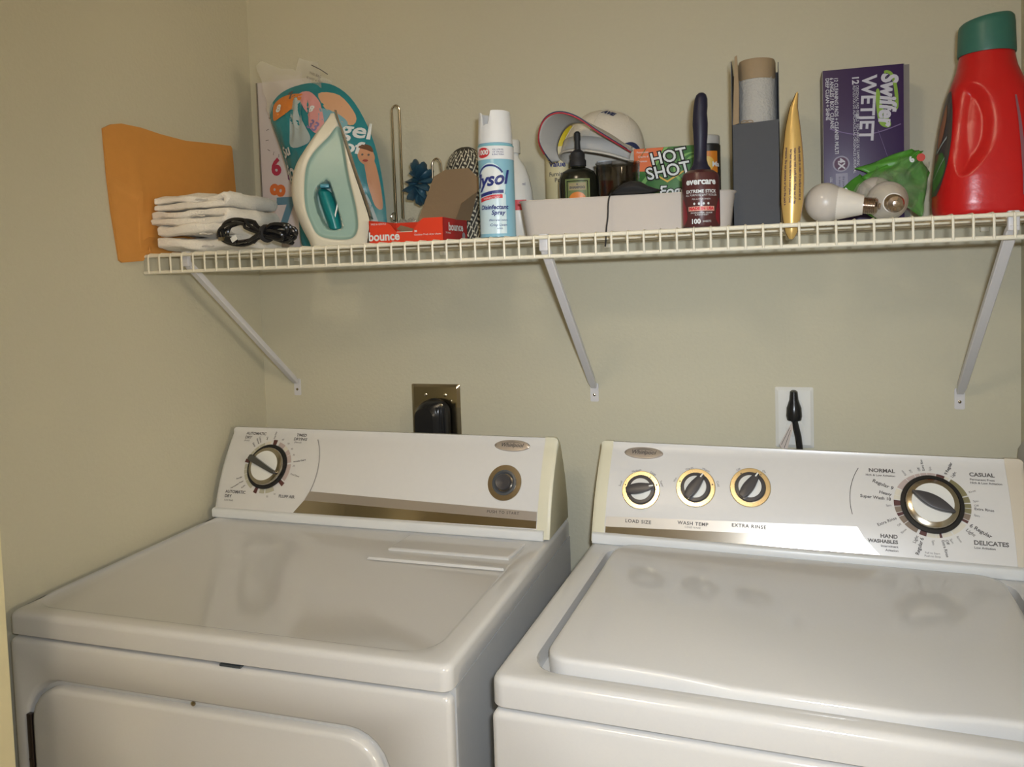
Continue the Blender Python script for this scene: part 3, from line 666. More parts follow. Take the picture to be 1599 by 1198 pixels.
# ------------------------------------------------------------------ teal diaper bag
TEAL = mat('teal_film', (.02, .20, .235), .25, bump=.5, bscale=30, mottled=.25); CLEAR = mat('clear_film', (.8, .78, .72), .12, trans=.5, alpha=.6, bump=1.0, bscale=45)
ORG = mat('orange_print', (.62, .20, .035), .35); PINKM = mat('pink_print', (.60, .28, .28), .35); PCH = mat('peach_print', (.56, .33, .2), .4); SKY = mat('blue_print', (.16, .34, .42), .35); WPR = mat('white_print', (.62, .66, .66), .4); SKIN = mat('skin_print', (.50, .25, .14), .45); GRYP = mat('grey_print', (.36, .42, .42), .4)
bag_out = [(0.150, 1.742), (.120, 1.760), (.133, 1.745), (0.157, 1.67), (0.174, 1.61), (0.189, 1.543), (0.205, deck(.2)), (0.300, deck(.2)), (0.388, deck(.2)), (0.395, 1.52), (0.387, 1.61), (0.369, 1.685), (0.333, 1.755), (0.29, 1.792), (0.24, 1.803), (0.185, 1.797), (.148, 1.778)]
BCX, BCZ = .27, 1.62
bo = spline(bag_out[2:], 4)
def bag_k(x, z):
    """0 at the outline, 1 in the middle"""
    a = math.atan2(z - BCZ, x - BCX); d = math.hypot(x - BCX, z - BCZ); best = None
    for i in range(len(bo)):
        p, q = bo[i], bo[(i + 1) % len(bo)]; ex, ez = q[0] - p[0], q[1] - p[1]; dx, dz = math.cos(a), math.sin(a); den = dx * ez - dz * ex
        if abs(den) < 1e-9: continue
        t = ((p[0] - BCX) * ez - (p[1] - BCZ) * ex) / den; u = ((p[0] - BCX) * dz - (p[1] - BCZ) * dx) / den
        if t > 0 and -.001 <= u <= 1.001 and (best is None or t < best): best = t
    return max(0, 1 - d / (best or 1e9))
def bag_xf(side, base=-.125, T=.055):
    def f(v):
        k = bag_k(v[0], v[1]); b = T * (1 - (1 - k) ** 2.2) if k > 0 else 0
        wr = .006 * noise.noise(Vector((v[0] * 22, v[1] * 22, 3))) * min(1, k * 5) + .003 * noise.noise(Vector((v[0] * 60, v[1] * 35, 9))) * min(1, k * 5)
        gather = .006 * math.sin((v[0] - .2) * 330 + (v[1] - 1.7) * 60) * max(0, 1 - abs(v[0] - .222) / .04) * max(0, 1 - abs(v[1] - 1.73) / .06)
        return Vector((v[0], base + side * (b + wr + gather + v[2]) + .10 * (v[1] - 1.5) * 0, v[1]))
    return f
o = thing('diaper_bag', 'large crumpled teal plastic package printed with a baby, standing behind the iron', 'plastic package', (0, 0, 0))
mb = MB(TEAL); blob(mb, bag_xf(-1), BCX, BCZ, bo, 0, 26); blob(mb, bag_xf(1, T=.035), BCX, BCZ, bo, 0, 12); mb.build('package', o, weld=.0003, smooth=80)
BX = bag_xf(-1)
mb = MB(PCH); blob(mb, BX, .295, 1.748, spline([(.262, 1.775), (.305, 1.770), (.340, 1.728), (.335, 1.705), (.290, 1.735)], 4), .0008)
mb.use(SKY); blob(mb, BX, .305, 1.720, spline([(.268, 1.74), (.300, 1.735), (.330, 1.712), (.322, 1.69), (.28, 1.695)], 4), .0010)
mb.use(ORG); blob(mb, BX, .185, 1.755, spline([(.150, 1.76), (.165, 1.775), (.195, 1.781), (.235, 1.775), (.215, 1.755), (.185, 1.735), (.16, 1.728)], 4), .0010)
mb.use(PINKM); blob(mb, BX, .248, 1.745, spline([(.215, 1.775), (.24, 1.782), (.27, 1.755), (.288, 1.71), (.282, 1.688), (.262, 1.70), (.245, 1.735)], 4), .0014)
mb.use(GRYP); blob(mb, BX, .224, 1.705, spline([(.205, 1.765), (.222, 1.765), (.240, 1.72), (.262, 1.685), (.25, 1.668), (.215, 1.668), (.208, 1.71)], 4), .0016)
mb.use(GRYP); blob(mb, BX, .345, 1.60, spline([(.322, 1.64), (.345, 1.63), (.36, 1.58), (.375, 1.54), (.383, 1.50), (.355, 1.535), (.33, 1.60)], 4), .0006)
mb.use(SKIN); blob(mb, BX, .357, 1.652, ell(.364, 1.644, .012, .020, .3), .0014); blob(mb, BX, .372, 1.60, spline([(.362, 1.64), (.376, 1.635), (.386, 1.59), (.390, 1.54), (.378, 1.545), (.368, 1.59)], 4), .0012)
mb.use(mat('hair_print', (.12, .05, .02), .6)); blob(mb, BX, .364, 1.661, spline([(.352, 1.660), (.359, 1.667), (.370, 1.664), (.374, 1.652), (.364, 1.656)], 3), .002, 3)
mb.use(INK)
for ex in (.359, .368): blob(mb, BX, ex, 1.646, ell(ex, 1.646, .0018, .0022, 0, 10), .0022, 2)
mb.use(mat('lip_print', (.30, .05, .04), .5)); blob(mb, BX, .364, 1.634, ell(.364, 1.634, .004, .0025, .1, 12), .0022, 2)
mb.use(WPR); blob(mb, BX, .333, 1.625, spline([(.318, 1.645), (.328, 1.655), (.342, 1.64), (.352, 1.60), (.335, 1.595)], 4), .0013)
mb.use(TEAL); blob(mb, BX, .341, 1.602, spline([(.328, 1.608), (.352, 1.611), (.356, 1.598), (.332, 1.594)], 3), .0018, 3)
mb.build('printed_art', o, weld=0, fix=False, smooth=80)
mb = MB(WPR); mb.text('gel', .044, .347, 1.694, BX, rot=-.12, bold=.0010, off=.002); mb.text('of', .034, .343, 1.660, BX, rot=-.2, bold=.001, off=.002)
mb.text('8', .022, .170, 1.752, BX, off=.003, bold=.001); mb.text('8', .018, .255, 1.742, BX, rot=-.3, off=.003, bold=.0008); mb.text('fo', .045, .200, 1.618, BX, rot=.15, bold=.001, off=.003); mb.text('Su', .03, .197, 1.66, BX, rot=.2, bold=.0008, off=.003)
mb.text('STE', .013, .342, 1.602, BX, off=.003, bold=.0004); mb.use(MAT_P := mat('purple_print', (.20, .16, .33), .5)); mb.text('33', .026, .268, 1.705, BX, rot=-.5, off=.003, bold=.0006)
mb.use(INK); mb.text('7', .022, .196, 1.778, BX, rot=.4, off=.002, bold=.001); mb.build('lettering', o, fix=False, smooth=0)
# clear torn film on top
mb = MB(CLEAR); nU, nV = 22, 12
def film(u, v, x0, x1, z0, z1, yb, seed):
    x = x0 + (x1 - x0) * u; z = z0 + (z1 - z0) * v
    return Vector((x + .010 * noise.noise(Vector((u * 3, v * 3, seed))), yb + .014 * noise.noise(Vector((u * 4, v * 4, seed + 5))), z + .010 * noise.noise(Vector((u * 5, v * 2, seed + 9)))))
def film_sheet(mb, f, nu, nv):
    g = [[mb.bm.verts.new(f(i / nu, j / nv)) for i in range(nu + 1)] for j in range(nv + 1)]
    for j in range(nv):
        for i in range(nu): mb.face([g[j][i], g[j][i + 1], g[j + 1][i + 1], g[j + 1][i]])
film_sheet(mb, lambda u, v: film(u, v, .135, .285, 1.745, 1.745 + .080 + .03 * (1 - abs(2 * u - .2)) + (.03 if u > .55 and u < .85 else 0), -.125, 1) + Vector((-.03 * (1 - u) * v, 0, 0)), nU, nV)
mb.build('clear_film', o, fix=False, smooth=80)
mb = MB(INK); mb.tube([(.240, -.128, 1.838), (.262, -.130, 1.826), (.278, -.130, 1.815)], .0010, 6)
mb.text('THIS BAG', .007, .259, 1.812, plane_xf((0, -.145, 0), (1, 0, 0), (0, 0, 1)), rot=-.4); mb.text('IS NOT A TOY', .006, .257, 1.802, plane_xf((0, -.145, 0), (1, 0, 0), (0, 0, 1)), rot=-.4)
mb.build('film_print', o, fix=False, smooth=0)

# ------------------------------------------------------------------ clothes iron standing on its heel
IRC = mat('iron_cream', (.56, .53, .43), .3); AQUA = mat('aqua_plastic', (.24, .36, .32), .32); TEALG = mat('teal_grip', (.005, .17, .18), .3); STL = mat('soleplate_metal', (.5, .48, .45), .25, 1)
o = thing('clothes_iron', 'cream and aqua clothes iron standing upright on its heel at the shelf front', 'iron', (0, 0, 0))
IY = -.285; ZB0 = deck(.38)
Lf = [(1.700, .3815), (1.688, .369), (1.668, .350), (1.645, .331), (1.609, .304), (1.575, .294), (1.542, .295), (1.504, .307), (1.475, .322), (ZB0, .330)]
Rt = [(1.700, .384), (1.666, .398), (1.60, .418), (1.535, .440), (1.504, .450), (1.475, .444), (ZB0, .441)]
def lerp_t(T, z):
    for (z1, a), (z0, b) in zip(T[:-1], T[1:]):
        if z <= z1 and z >= z0: return b + (a - b) * (z - z0) / (z1 - z0)
    return T[0][1] if z > T[0][0] else T[-1][1]
def smooth_t(T, z): return sum(lerp_t(T, min(T[0][0], max(T[-1][0], z + d))) for d in (-.012, -.006, 0, .006, .012)) / 5
aq = spline([(0.396, 1.672), (0.372, 1.655), (0.340, 1.624), (0.326, 1.593), (0.323, 1.539), (0.333, 1.503), (0.352, 1.478), (0.405, 1.472), (0.424, 1.488), (0.423, 1.528), (0.410, 1.588)], 6)
ho = spline([(0.344, 1.562), (0.358, 1.576), (0.374, 1.572), (0.394, 1.501), (0.387, 1.49), (0.364, 1.491), (0.348, 1.515), (0.34, 1.548)], 5)
def sd(poly, x, z):
    d = 1e9; ins = False; n = len(poly)
    for i in range(n):
        (x0, z0), (x1, z1) = poly[i], poly[(i + 1) % n]; ex, ez = x1 - x0, z1 - z0; t = max(0, min(1, ((x - x0) * ex + (z - z0) * ez) / (ex * ex + ez * ez + 1e-12)))
        d = min(d, math.hypot(x - x0 - ex * t, z - z0 - ez * t))
        if (z0 > z) != (z1 > z) and x < (x1 - x0) * (z - z0) / (z1 - z0 + 1e-12) + x0: ins = not ins
    return d if ins else -d
def hw(z): k = min(1, max(0, (1.702 - z) / .2)); return .004 + .044 * k ** .62
def ironH(x, z, rec=True):
    xl, xr = smooth_t(Lf, z), smooth_t(Rt, z); q = min(1, max(0, (x - xl) / max(1e-4, xr - xl))); h = hw(z)
    H = h * (.62 + .38 * q) * math.sqrt(max(0, 1 - (1 - min(1, q / .16)) ** 2)) if q < .16 else h * (.62 + .38 * q)
    if rec:
        a = sd(aq, x, z); H -= min(.009, max(0, a + .002) * 1.3) * min(1, h / .02)
        b = sd(ho, x, z); H -= min(.026, max(0, b) * 5)
    return max(H, .0008)
mb = MB(IRC); NQ, NZ = 72, 84
for side in (-1, 1):
    rows = []
    for j in range(NZ + 1):
        z = ZB0 + (1.7 - ZB0) * j / NZ; xl, xr = smooth_t(Lf, z), smooth_t(Rt, z); rows.append([mb.bm.verts.new((xl + (xr - xl) * (i / NQ), IY + side * (ironH(xl + (xr - xl) * i / NQ, z) if i else 0), z)) for i in range(NQ + 1)])
    for a, b in zip(rows[:-1], rows[1:]):
        for i in range(NQ): mb.face([a[i], a[i + 1], b[i + 1], b[i]])
    if side == -1: keep = rows
    else:
        for a, b, c, d in zip(keep[:-1], keep[1:], rows[:-1], rows[1:]): mb.face([a[-1], b[-1], d[-1], c[-1]])
        for r1, r2 in ((keep[0], rows[0]), (keep[-1], rows[-1])):
            for i in range(NQ): mb.face([r1[i], r1[i + 1], r2[i + 1], r2[i]])
mb.build('body', o, weld=.00005, smooth=60)
for side in (-1, 1):
    mb = MB(AQUA); IX = lambda v: Vector((v[0], IY + side * (ironH(v[0], v[1]) + .0009 + v[2]), v[1]))
    blob(mb, IX, .372, 1.545, [(x, z) for x, z in aq], 0, 34); mb.build('side_panel', o, smooth=70)
mb = MB(TEALG); mb.loft([[Vector((cx + a * math.cos(2 * PI * i / 20), IY + b * math.sin(2 * PI * i / 20), z)) for i in range(20)] for cx, z, a, b in ((.381, 1.487, .008, .016), (.380, 1.492, .014, .028), (.374, 1.515, .0165, .029), (.366, 1.54, .0165, .029), (.360, 1.558, .0140, .028), (.357, 1.564, .008, .018))])
mb.build('handle_grip', o)
mb = MB(mat('blue_button', (.05, .22, .30), .3)); mb.box((.362, IY, 1.5685), (.018, .05, .007), .002); mb.build('steam_button', o)
mb = MB(WPLAS); mb.box((.386, IY, 1.535), (.003, .054, .06), .001, Matrix.Rotation(.28, 4, 'Y')); mb.build('dial_strip', o)
mb = MB(STL); sole = []
for j in range(24):
    z = 1.706 - (1.706 - 1.512) * j / 23; xr = smooth_t(Rt, z) + .001; h = hw(z) * 1.08 + .001
    sole.append([Vector((xr + .0006, IY - h, z)), Vector((xr + .0045, IY - h * .96, z)), Vector((xr + .0045, IY + h * .96, z)), Vector((xr + .0006, IY + h, z))])
mb.loft(sole); mb.build('soleplate', o)

def repivot(root, piv, rz, sx=1.0, sy=1.0):
    for ch in root.children_recursive:
        for v in ch.data.vertices: v.co = Vector(((v.co.x - piv[0]) * sx, (v.co.y - piv[1]) * sy, v.co.z))
        ch.data.update()
    root.location = (piv[0], piv[1], 0); root.rotation_euler = (0, 0, rz)
repivot(o, (.372, IY), math.radians(27), .88, .9)
# ------------------------------------------------------------------ wire stand
CHR = mat('polished_chrome_wire', (.52, .46, .38), .18, 1)
o = thing('wire_stand', 'tall thin chrome wire stand rising behind the red box, with a short hook', 'wire stand', (.4115, -.10, deck(.41)))
mb = MB(CHR); z1 = 1.749 - deck(.41)
mb.tube([(-.0075, 0, .003), (-.008, 0, .1)] + [(-.0085 * math.cos(a), 0, z1 - .012 + .010 * math.sin(a)) for a in [PI * i / 10 for i in range(11)]] + [(.008, 0, .1), (.0075, 0, .003)], .0021, 10); mb.build('upright_loop', o)
mb = MB(CHR); mb.tube([(-.0075, 0, .003), (-.02, 0, .0028), (-.03, .03, .0028), (0, .06, .0028), (.07, .06, .0028), (.095, .02, .0028), (.095, -.03, .0028), (.05, -.045, .0028), (.0075, 0, .003)], .0021, 8); mb.build('base_ring', o)
mb = MB(CHR); mb.tube([(-.013 + .006 * math.cos(a), 0, .062 + .008 * math.sin(a)) for a in [2 * PI * i / 14 for i in range(14)]], .0012, 6, True); mb.build('small_ring', o)
mb = MB(CHR); mb.tube([(.0865, -.02, .003), (.085, -.02, .12)] + [(.0945 - .0095 * math.cos(a), -.02, .156 + .014 * math.sin(a)) for a in [PI * i / 10 for i in range(11)]] + [(.106, -.02, .135)], .0021, 8); mb.build('hook', o)

# ------------------------------------------------------------------ blue scrunchie & clear film scrap
BLU = mat('blue_satin', (.025, .075, .115), .35, bump=.5, bscale=60, mottled=.4)
def crumple(name, label, cat, c, r, M, seed, fx=(1, 1, 1), amp=.35, sub=4, **k):
    t = bmesh.new(); bmesh.ops.create_icosphere(t, subdivisions=sub, radius=1)
    for v in t.verts:
        n = v.co.normalized(); f = 1 + amp * noise.noise(n * 2.3 + Vector((seed, 0, 0))) + amp * .5 * abs(noise.noise(n * 6 + Vector((0, seed, 0))))
        v.co = Vector((n.x * r * fx[0] * f, n.y * r * fx[1] * f, n.z * r * fx[2] * f))
    mn = min(v.co.z for v in t.verts)
    for v in t.verts: v.co = v.co + Vector(c) - Vector((0, 0, mn))
    mb = MB(M); mb.merge(t); o = mb.build(name, smooth=80); return tag(o, label, cat, **k)
# torus-like ruffled scrunchie hung over the hook
mb = MB(BLU); rings = []
for i in range(72):
    a = 2 * PI * i / 72; R_ = .024; r_ = .0125 * (1 + .42 * math.sin(a * 13) + .2 * math.sin(a * 29 + 1)); c = Vector((.470 + R_ * .55 * math.cos(a), -.125 + .012 * math.sin(a * 3), 1.585 + R_ * 1.15 * math.sin(a)))
    d = Vector((math.cos(a), 0, math.sin(a))); rings.append([c + (d * math.cos(b) + Vector((0, 1, 0)) * math.sin(b)) * r_ for b in [2 * PI * j / 12 for j in range(12)]])
rings.append(rings[0]); mb.loft(rings, False, False); o = mb.build('scrunchie', smooth=70, weld=.00001); tag(o, 'ruffled dark blue satin hair scrunchie hanging beside the short chrome hook', 'hair scrunchie')
FILM = mat('clear_scrap_film', (.85, .85, .83), .08, trans=.8, alpha=.6, bump=.8, bscale=60)
crumple('plastic_wrap', 'small crumpled clear plastic wrap behind the red box', 'plastic wrap', (.452, -.15, deck(.45)), .026, FILM, 4, (1.1, .6, .9), .5)

# ------------------------------------------------------------------ open red dryer-sheet box
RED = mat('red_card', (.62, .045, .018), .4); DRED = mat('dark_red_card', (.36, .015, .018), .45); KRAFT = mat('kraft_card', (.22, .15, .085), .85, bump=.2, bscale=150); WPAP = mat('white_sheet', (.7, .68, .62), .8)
o = thing('dryer_sheet_box', 'opened red cardboard dryer-sheet box at the shelf front with its brown lid raised', 'box', (.532, -.262, deck(.53)), math.radians(-3))
hx, hy, bh, th_ = .073, .046, .040, .0012
mb = MB(RED)
front = [(-hx, 0), (hx, 0), (hx, bh), (hx - .038, bh), (hx - .050, bh - .008), (hx - .060, bh - .0225), (-hx + .055, bh - .0225), (-hx + .042, bh - .008), (-hx + .032, bh - .004), (-hx, bh - .004)]
mb.prism(front, 0, th_, plane_xf((0, -hy + th_, 0), (1, 0, 0), (0, 0, 1)))
mb.prism([(-hx, 0), (hx, 0), (hx, bh), (-hx, bh)], 0, th_, plane_xf((0, hy, 0), (1, 0, 0), (0, 0, 1)))
mb.prism([(-hy, 0), (hy, 0), (hy, bh), (-hy, bh)], 0, th_, plane_xf((-hx + th_, 0, 0), (0, -1, 0), (0, 0, 1)))
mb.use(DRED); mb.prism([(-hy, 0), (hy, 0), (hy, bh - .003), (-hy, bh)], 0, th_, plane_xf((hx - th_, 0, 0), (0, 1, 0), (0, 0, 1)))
mb.use(KRAFT); mb.box((0, 0, .0008), (2 * hx - .002, 2 * hy - .002, .0012))
bb = mb.build('carton', o, smooth=20)
mb = MB(WPAP); mb.box((-.002, -.002, .0105), (.130, .080, .017), .002); mb.build('sheet_stack', o)
mb = MB(KRAFT)
lx = plane_xf((0, hy + .001, bh - .001), (1, .12, .10), (0.0, .25, .96))
mb.prism([(-.030, -.01), (.072, 0), (.092, .060), (.090, .068), (.066, .094), (.020, .098), (-.002, .088)], 0, .0014, lx)
mb.prism([(-.030, -.01), (-.060, .002), (-.068, -.004), (-.02, -.034)], 0, .0012, lx)
mb.build('raised_lid', o, smooth=20)
mb = MB(KRAFT); mb.prism([(0, 0), (.05, 0), (.046, .055), (.004, .03)], 0, .0012, plane_xf((hx - .001, -.0, bh - .002), (.1, 1, 0), (.35, 0, .94))); mb.build('side_flap', o, smooth=0)
mb = MB(WPR); fx_ = plane_xf((0, -hy - .0002, 0), (1, 0, 0), (0, 0, 1)); mb.text('bounce', .021, -hx + .030, .011, fx_, bold=.0006)
mb.text('Outdoor Fresh dryer sheets', .0045, hx - .03, .012, fx_); mb.text('34', .005, hx - .053, .018, fx_, bold=.0003); mb.text('FREE & GENTLE', .0045, -hx + .020, .033, fx_)
sx_ = plane_xf((hx + .0004, 0, 0), (0, 1, 0), (0, 0, 1)); mb.text('bounce', .019, .0, .024, sx_, bold=.0006); mb.text('34 sheets', .005, -.03, .014, sx_); mb.use(mat('grey_logo', (.3, .3, .33), .5)); mb.ring(.03, .010, .0001, .006, sx_)
mb.build('lettering', o, fix=False, smooth=0)

# ------------------------------------------------------------------ patterned sleeve
o = thing('patterned_pouch', 'round-topped pouch with a black and white dash pattern behind the brown lid', 'pouch', (.578, -.145, deck(.58)))
PATB = mat('pattern_black', (.03, .028, .022), .7); PATW = mat('pattern_white', (.50, .47, .36), .8)
def pz(z): return max(.001, .040 * (1 - max(0, (z - .135) / .048) ** 2.2) ** .5) if z > .135 else .040
Hs = .181
def pouch(v):
    u, z = v[0], v[1]; r = pz(z); a = u
    return Vector((r * math.sin(a), -r * .55 * math.cos(a) * 1.0 - v[2], z))
mb = MB(PATB); mb.loft([[pouch((2 * PI * i / 36, z, 0)) for i in range(36)] for z in (0, .03, .06, .09, .12, .135, .145, .155, .163, .170, .175, .179, .182)]); mb.build('body', o, smooth=70)
mb = MB(PATW); rows_ = 24; random.seed(5)
for j in range(rows_):
    z = .004 + j * .0075
    if z > .172: break
    n_ = 15
    for i in range(n_):
        a = -1.5 + 3.0 * (i + (.5 if j % 2 else 0)) / n_; w_ = .072; sl = .006 * (1 if (i + j // 3) % 2 else -1) * .5 + .002
        r = max(.3, pz(z) / .040); q = [(a - w_, z - sl), (a + w_, z + sl), (a + w_ * .9, z + sl + .0042), (a - w_ * .9, z - sl + .0042)]
        vs = [mb.bm.verts.new(pouch((p[0], p[1], .0006))) for p in q]; mb.face(vs)
mb.build('dash_pattern', o, fix=False, smooth=0)

# ------------------------------------------------------------------ disinfectant spray can
CANW = mat('can_white', (.66, .68, .70), .3); CANB = mat('can_blue', (.22, .44, .56), .25); CANL = mat('can_pale_blue', (.50, .64, .70), .3); NAVY = mat('navy_ink', (.015, .025, .16), .4); REDI = mat('red_ink', (.55, .03, .04), .4)
o = thing('disinfectant_spray', 'pale blue aerosol can of disinfectant spray with a tall white notched cap', 'spray can', (.6965, -.298, deck(.7)))
r = .0300
mb = MB(CANB); mb.lathe([(r - .002, 0), (r + .0005, .001), (r + .0005, .003), (r, .005), (r, .150), (r - .001, .153), (r - .0025, .156)], seg=48); can = mb.build('can', o)
mb = MB(CANW); CX = canxf(r, 3); seg = 64; H = .208
def caph(a):
    a = (a + PI) % (2 * PI) - PI
    d = abs(a - math.radians(-108)) ; w_ = math.radians(24)
    return H - (.022 if d < w_ * .55 else .022 * max(0, 1 - (d - w_ * .55) / (w_ * .45)) if d < w_ else 0) - .002 * (1 if a < math.radians(-108) and a > -2.7 else 0)
R = []
for k_, (rr, zf) in enumerate(((r - .001, 0), (r - .001, .03), (r - .0025, .6), (r - .004, 1), (r - .0055, 1.01), (r - .007, .98), (r - .008, .55), (.0001, .55))):
    R.append([Vector((rr * math.cos(2 * PI * i / seg), rr * math.sin(2 * PI * i / seg), .155 + (caph(2 * PI * i / seg) - .155) * zf if k_ not in (6, 7) else .180)) for i in range(seg)])
mb.loft(R); mb.build('cap', o, smooth=40)
mb = MB(mat('nozzle_grey', (.45, .47, .48), .4)); mb.lathe([(.009, .180), (.009, .193), (.007, .196), (.0001, .196)], seg=20); mb.build('nozzle', o)
mb = MB(CANW); rect_patch(mb, CX, -.09, .09, .128, .1495, .0003, 60); mb.use(CANL); blob(mb, CX, -.002, .085, ell(-.002, .086, .026, .036, 0, 40), .0003, 8); rect_patch(mb, CX, -.028, .024, .006, .07, .0003, 20)
mb.use(mat('can_teal', (.16, .42, .48), .3)); rect_patch(mb, CX, -.09, .09, .1495, .1515, .0004, 60)
mb.use(WPR); blob(mb, CX, -.002, .094, ell(-.002, .094, .021, .021, 0, 36), .0005, 6)
mb.use(NAVY); mb.ring(-.002, .094, .0225, .0255, CX, .5, 2.9, .0007, 24); mb.use(CANL)
mb.use(NAVY); mb.strip(lambda t: ((-.022 + .042 * t, .066 + .006 * math.sin(t * 1.6)), (-.022 + .042 * t, .0715 + .006 * math.sin(t * 1.6))), 16, .0008, CX)
mb.use(REDI); mb.strip(lambda t: ((-.022 + .040 * t, .058 + .006 * math.sin(t * 1.6)), (-.022 + .040 * t, .0645 + .006 * math.sin(t * 1.6))), 16, .0008, CX)
mb.use(REDI); blob(mb, CX, -.014, .139, ell(-.014, .139, .013, .0085), .0006, 4)
mb.build('label', o, fix=False, smooth=60)
mb = MB(NAVY); T = mb.text
T('lysol', .030, -.001, .094, CX, shear=.35, bold=.0009, off=.0014, rot=.12); T('KILLS 99.9%', .0035, .013, .143, CX, off=.001); T('OF VIRUSES', .0035, .013, .139, CX, off=.001); T('& BACTERIA', .0035, .013, .135, CX, off=.001)
T('Disinfectant', .0098, .003, .049, CX, shear=.15, off=.0012, bold=.0003); T('Spray', .0098, .010, .040, CX, shear=.15, off=.0012, bold=.0003); T('Eliminates odors', .0045, .010, .028, CX, off=.0012, shear=.2); T('Crisp Linen', .006, .010, .020, CX, off=.0012, shear=.2); T('scent', .0045, .012, .0145, CX, off=.0012, shear=.2)
mb.use(WPR); T('1000', .011, -.014, .139, CX, off=.0014, bold=.0004, shear=.1); T('BRAND III', .004, .010, .0705, CX, off=.0014); T('DISINFECTANT', .0042, .000, .0645, CX, off=.0014, rot=.08)
mb.build('lettering', o, fix=False, smooth=0)

# ------------------------------------------------------------------ shallow white storage bin and what stands in it
BIN = mat('bin_plastic', (.60, .54, .48), .4)
tz = deck(.9)
o = thing('storage_bin', 'shallow white plastic storage bin holding bottles and a cap, middle of the shelf', 'storage bin', (.900, -.142, tz))
mb = MB(BIN); mb.loft([lift(rr2(-.172, .172, -.105, .125, .02), 0), lift(rr2(-.175, .175, -.108, .128, .022), .004), lift(rr2(-.182, .182, -.116, .135, .024), .058), lift(rr2(-.185, .185, -.118, .138, .025), .0605), lift(rr2(-.184, .184, -.117, .137, .025), .062), lift(rr2(-.179, .179, -.112, .132, .023), .061), lift(rr2(-.172, .172, -.105, .125, .02), .004)])
mb.build('tub', o, smooth=50)
fz = tz + .0045
# white bottle with red label (behind the spray can, outside the bin)
o = thing('white_bottle', 'white round-shouldered bottle with a red label, mostly hidden behind the spray can', 'bottle', (.652, -.085, deck(.65)))
mb = MB(WPLAS); mb.loft([[Vector((a * math.cos(2 * PI * i / 32), a * .6 * math.sin(2 * PI * i / 32), z)) for i in range(32)] for a, z in ((.036, 0), (.040, .004), (.040, .075), (.038, .10), (.033, .125), (.026, .145), (.016, .160), (.013, .165), (.013, .175))]); mb.build('bottle_body', o)
mb = MB(WPLAS); mb.lathe([(.016, .172), (.016, .195), (.014, .198), (.0001, .198)], seg=24); mb.build('cap', o)
WX = lambda v: Vector(((.0405 + v[2]) * math.sin(v[0] / .04), -(.0405 * .6 + .0006 + v[2]) * math.cos(v[0] / .04), v[1]))
mb = MB(REDI); rect_patch(mb, WX, -.05, .035, .060, .080, .0003, 24); mb.use(NAVY); mb.text('ml', .008, .03, .11, WX); mb.build('label', o, fix=False)

# furniture polish
YEL = mat('yellow_cap', (.55, .45, .02), .4); CRML = mat('cream_label', (.62, .56, .34), .4)
o = thing('furniture_polish', 'cream aerosol can of furniture polish with a bright yellow cap, left end of the bin', 'spray can', (.742, -.058, fz), 0)
mb = MB(CRML); r = .0300; mb.lathe([(r - .001, 0), (r, .002), (r, .128), (r - .001, .132), (r - .004, .150)], seg=44); mb.use(mat('mauve_band', (.20, .08, .12), .5)); rect_patch(mb, canxf(r, 0), -.089, .089, .012, .072 - .01, .0002, 60); mb.use(CRML)
mb.build('can', o)
mb = MB(YEL); mb.lathe([(r + .0005, .173), (r + .0005, .178), (r - .001, .190), (r - .002, .211), (r - .004, .215), (.0001, .215)], seg=44); mb.build('cap', o)
mb = MB(CRML); mb.lathe([(r + .0002, .064), (r + .0002, .1735)], seg=44); mb.build('label_sleeve', o)
GX = canxf(r, 8); mb = MB(NAVY); mb.text('Value', .0145, -.003, .139, GX, bold=.0004, off=.0014); mb.text('Great', .0160, -.006, .153, GX, bold=.0012, off=.0010)
mb.use(WPR); mb.text('Great', .0160, -.006, .153, GX, bold=.0001, off=.0016)
mb.use(INK); mb.text('Furniture', .0112, .001, .120, GX, bold=.0002, off=.0012); mb.text('Polish', .0112, .005, .1085, GX, bold=.0002, off=.0012); mb.build('lettering', o, fix=False, smooth=0)

# pump bottle
OLV = mat('dark_olive_bottle', (.012, .013, .008), .18); LBG = mat('label_green', (.13, .17, .06), .45); LBT = mat('label_tan', (.30, .25, .13), .5)
o = thing('dark_bottle', 'dark olive bottle with a pointed black cap and green framed label in the bin', 'bottle', (.812, -.195, fz))
mb = MB(OLV); mb.loft([[Vector((a * math.cos(2 * PI * i / 36), a * .75 * math.sin(2 * PI * i / 36), z)) for i in range(36)] for a, z in ((.030, 0), (.034, .004), (.035, .085), (.034, .098), (.029, .108), (.018, .114), (.013, .116), (.013, .122))]); mb.build('bottle_body', o)
mb = MB(MBLACK); mb.lathe([(.0145, .118), (.0145, .128), (.0125, .131), (.0125, .141), (.010, .144), (.0055, .147), (.0048, .161), (.0058, .165), (.0056, .176), (.003, .179), (.0001, .179)], seg=24); mb.build('cap', o)
LX = lambda v: Vector(((.0353 + v[2]) * math.sin(v[0] / .035 + .12), -(.0355 * .75 + v[2]) * math.cos(v[0] / .035 + .12), v[1]))
mb = MB(LBG); rect_patch(mb, LX, -.023, .023, .012, .094, .0003, 16); mb.use(OLV); rect_patch(mb, LX, -.0195, .0195, .016, .0905, .0005, 16); mb.use(LBG); rect_patch(mb, LX, -.0178, .0178, .018, .089, .0007, 16); mb.use(LBT); rect_patch(mb, LX, -.0155, .0155, .074, .087, .0009, 14)
mb.use(ORG); blob(mb, LX, 0, .058, ell(0, .058, .0150, .0130), .0010, 5); mb.build('label', o, fix=False)
mb = MB(INK); mb.text('SHAMPOO', .0056, 0, .0785, LX, bold=.0003, off=.0014); blob(mb, LX, 0, .0840, ell(0, .084, .0016, .0016, 0, 8), .0012, 2); mb.build('lettering', o, fix=False, smooth=0)

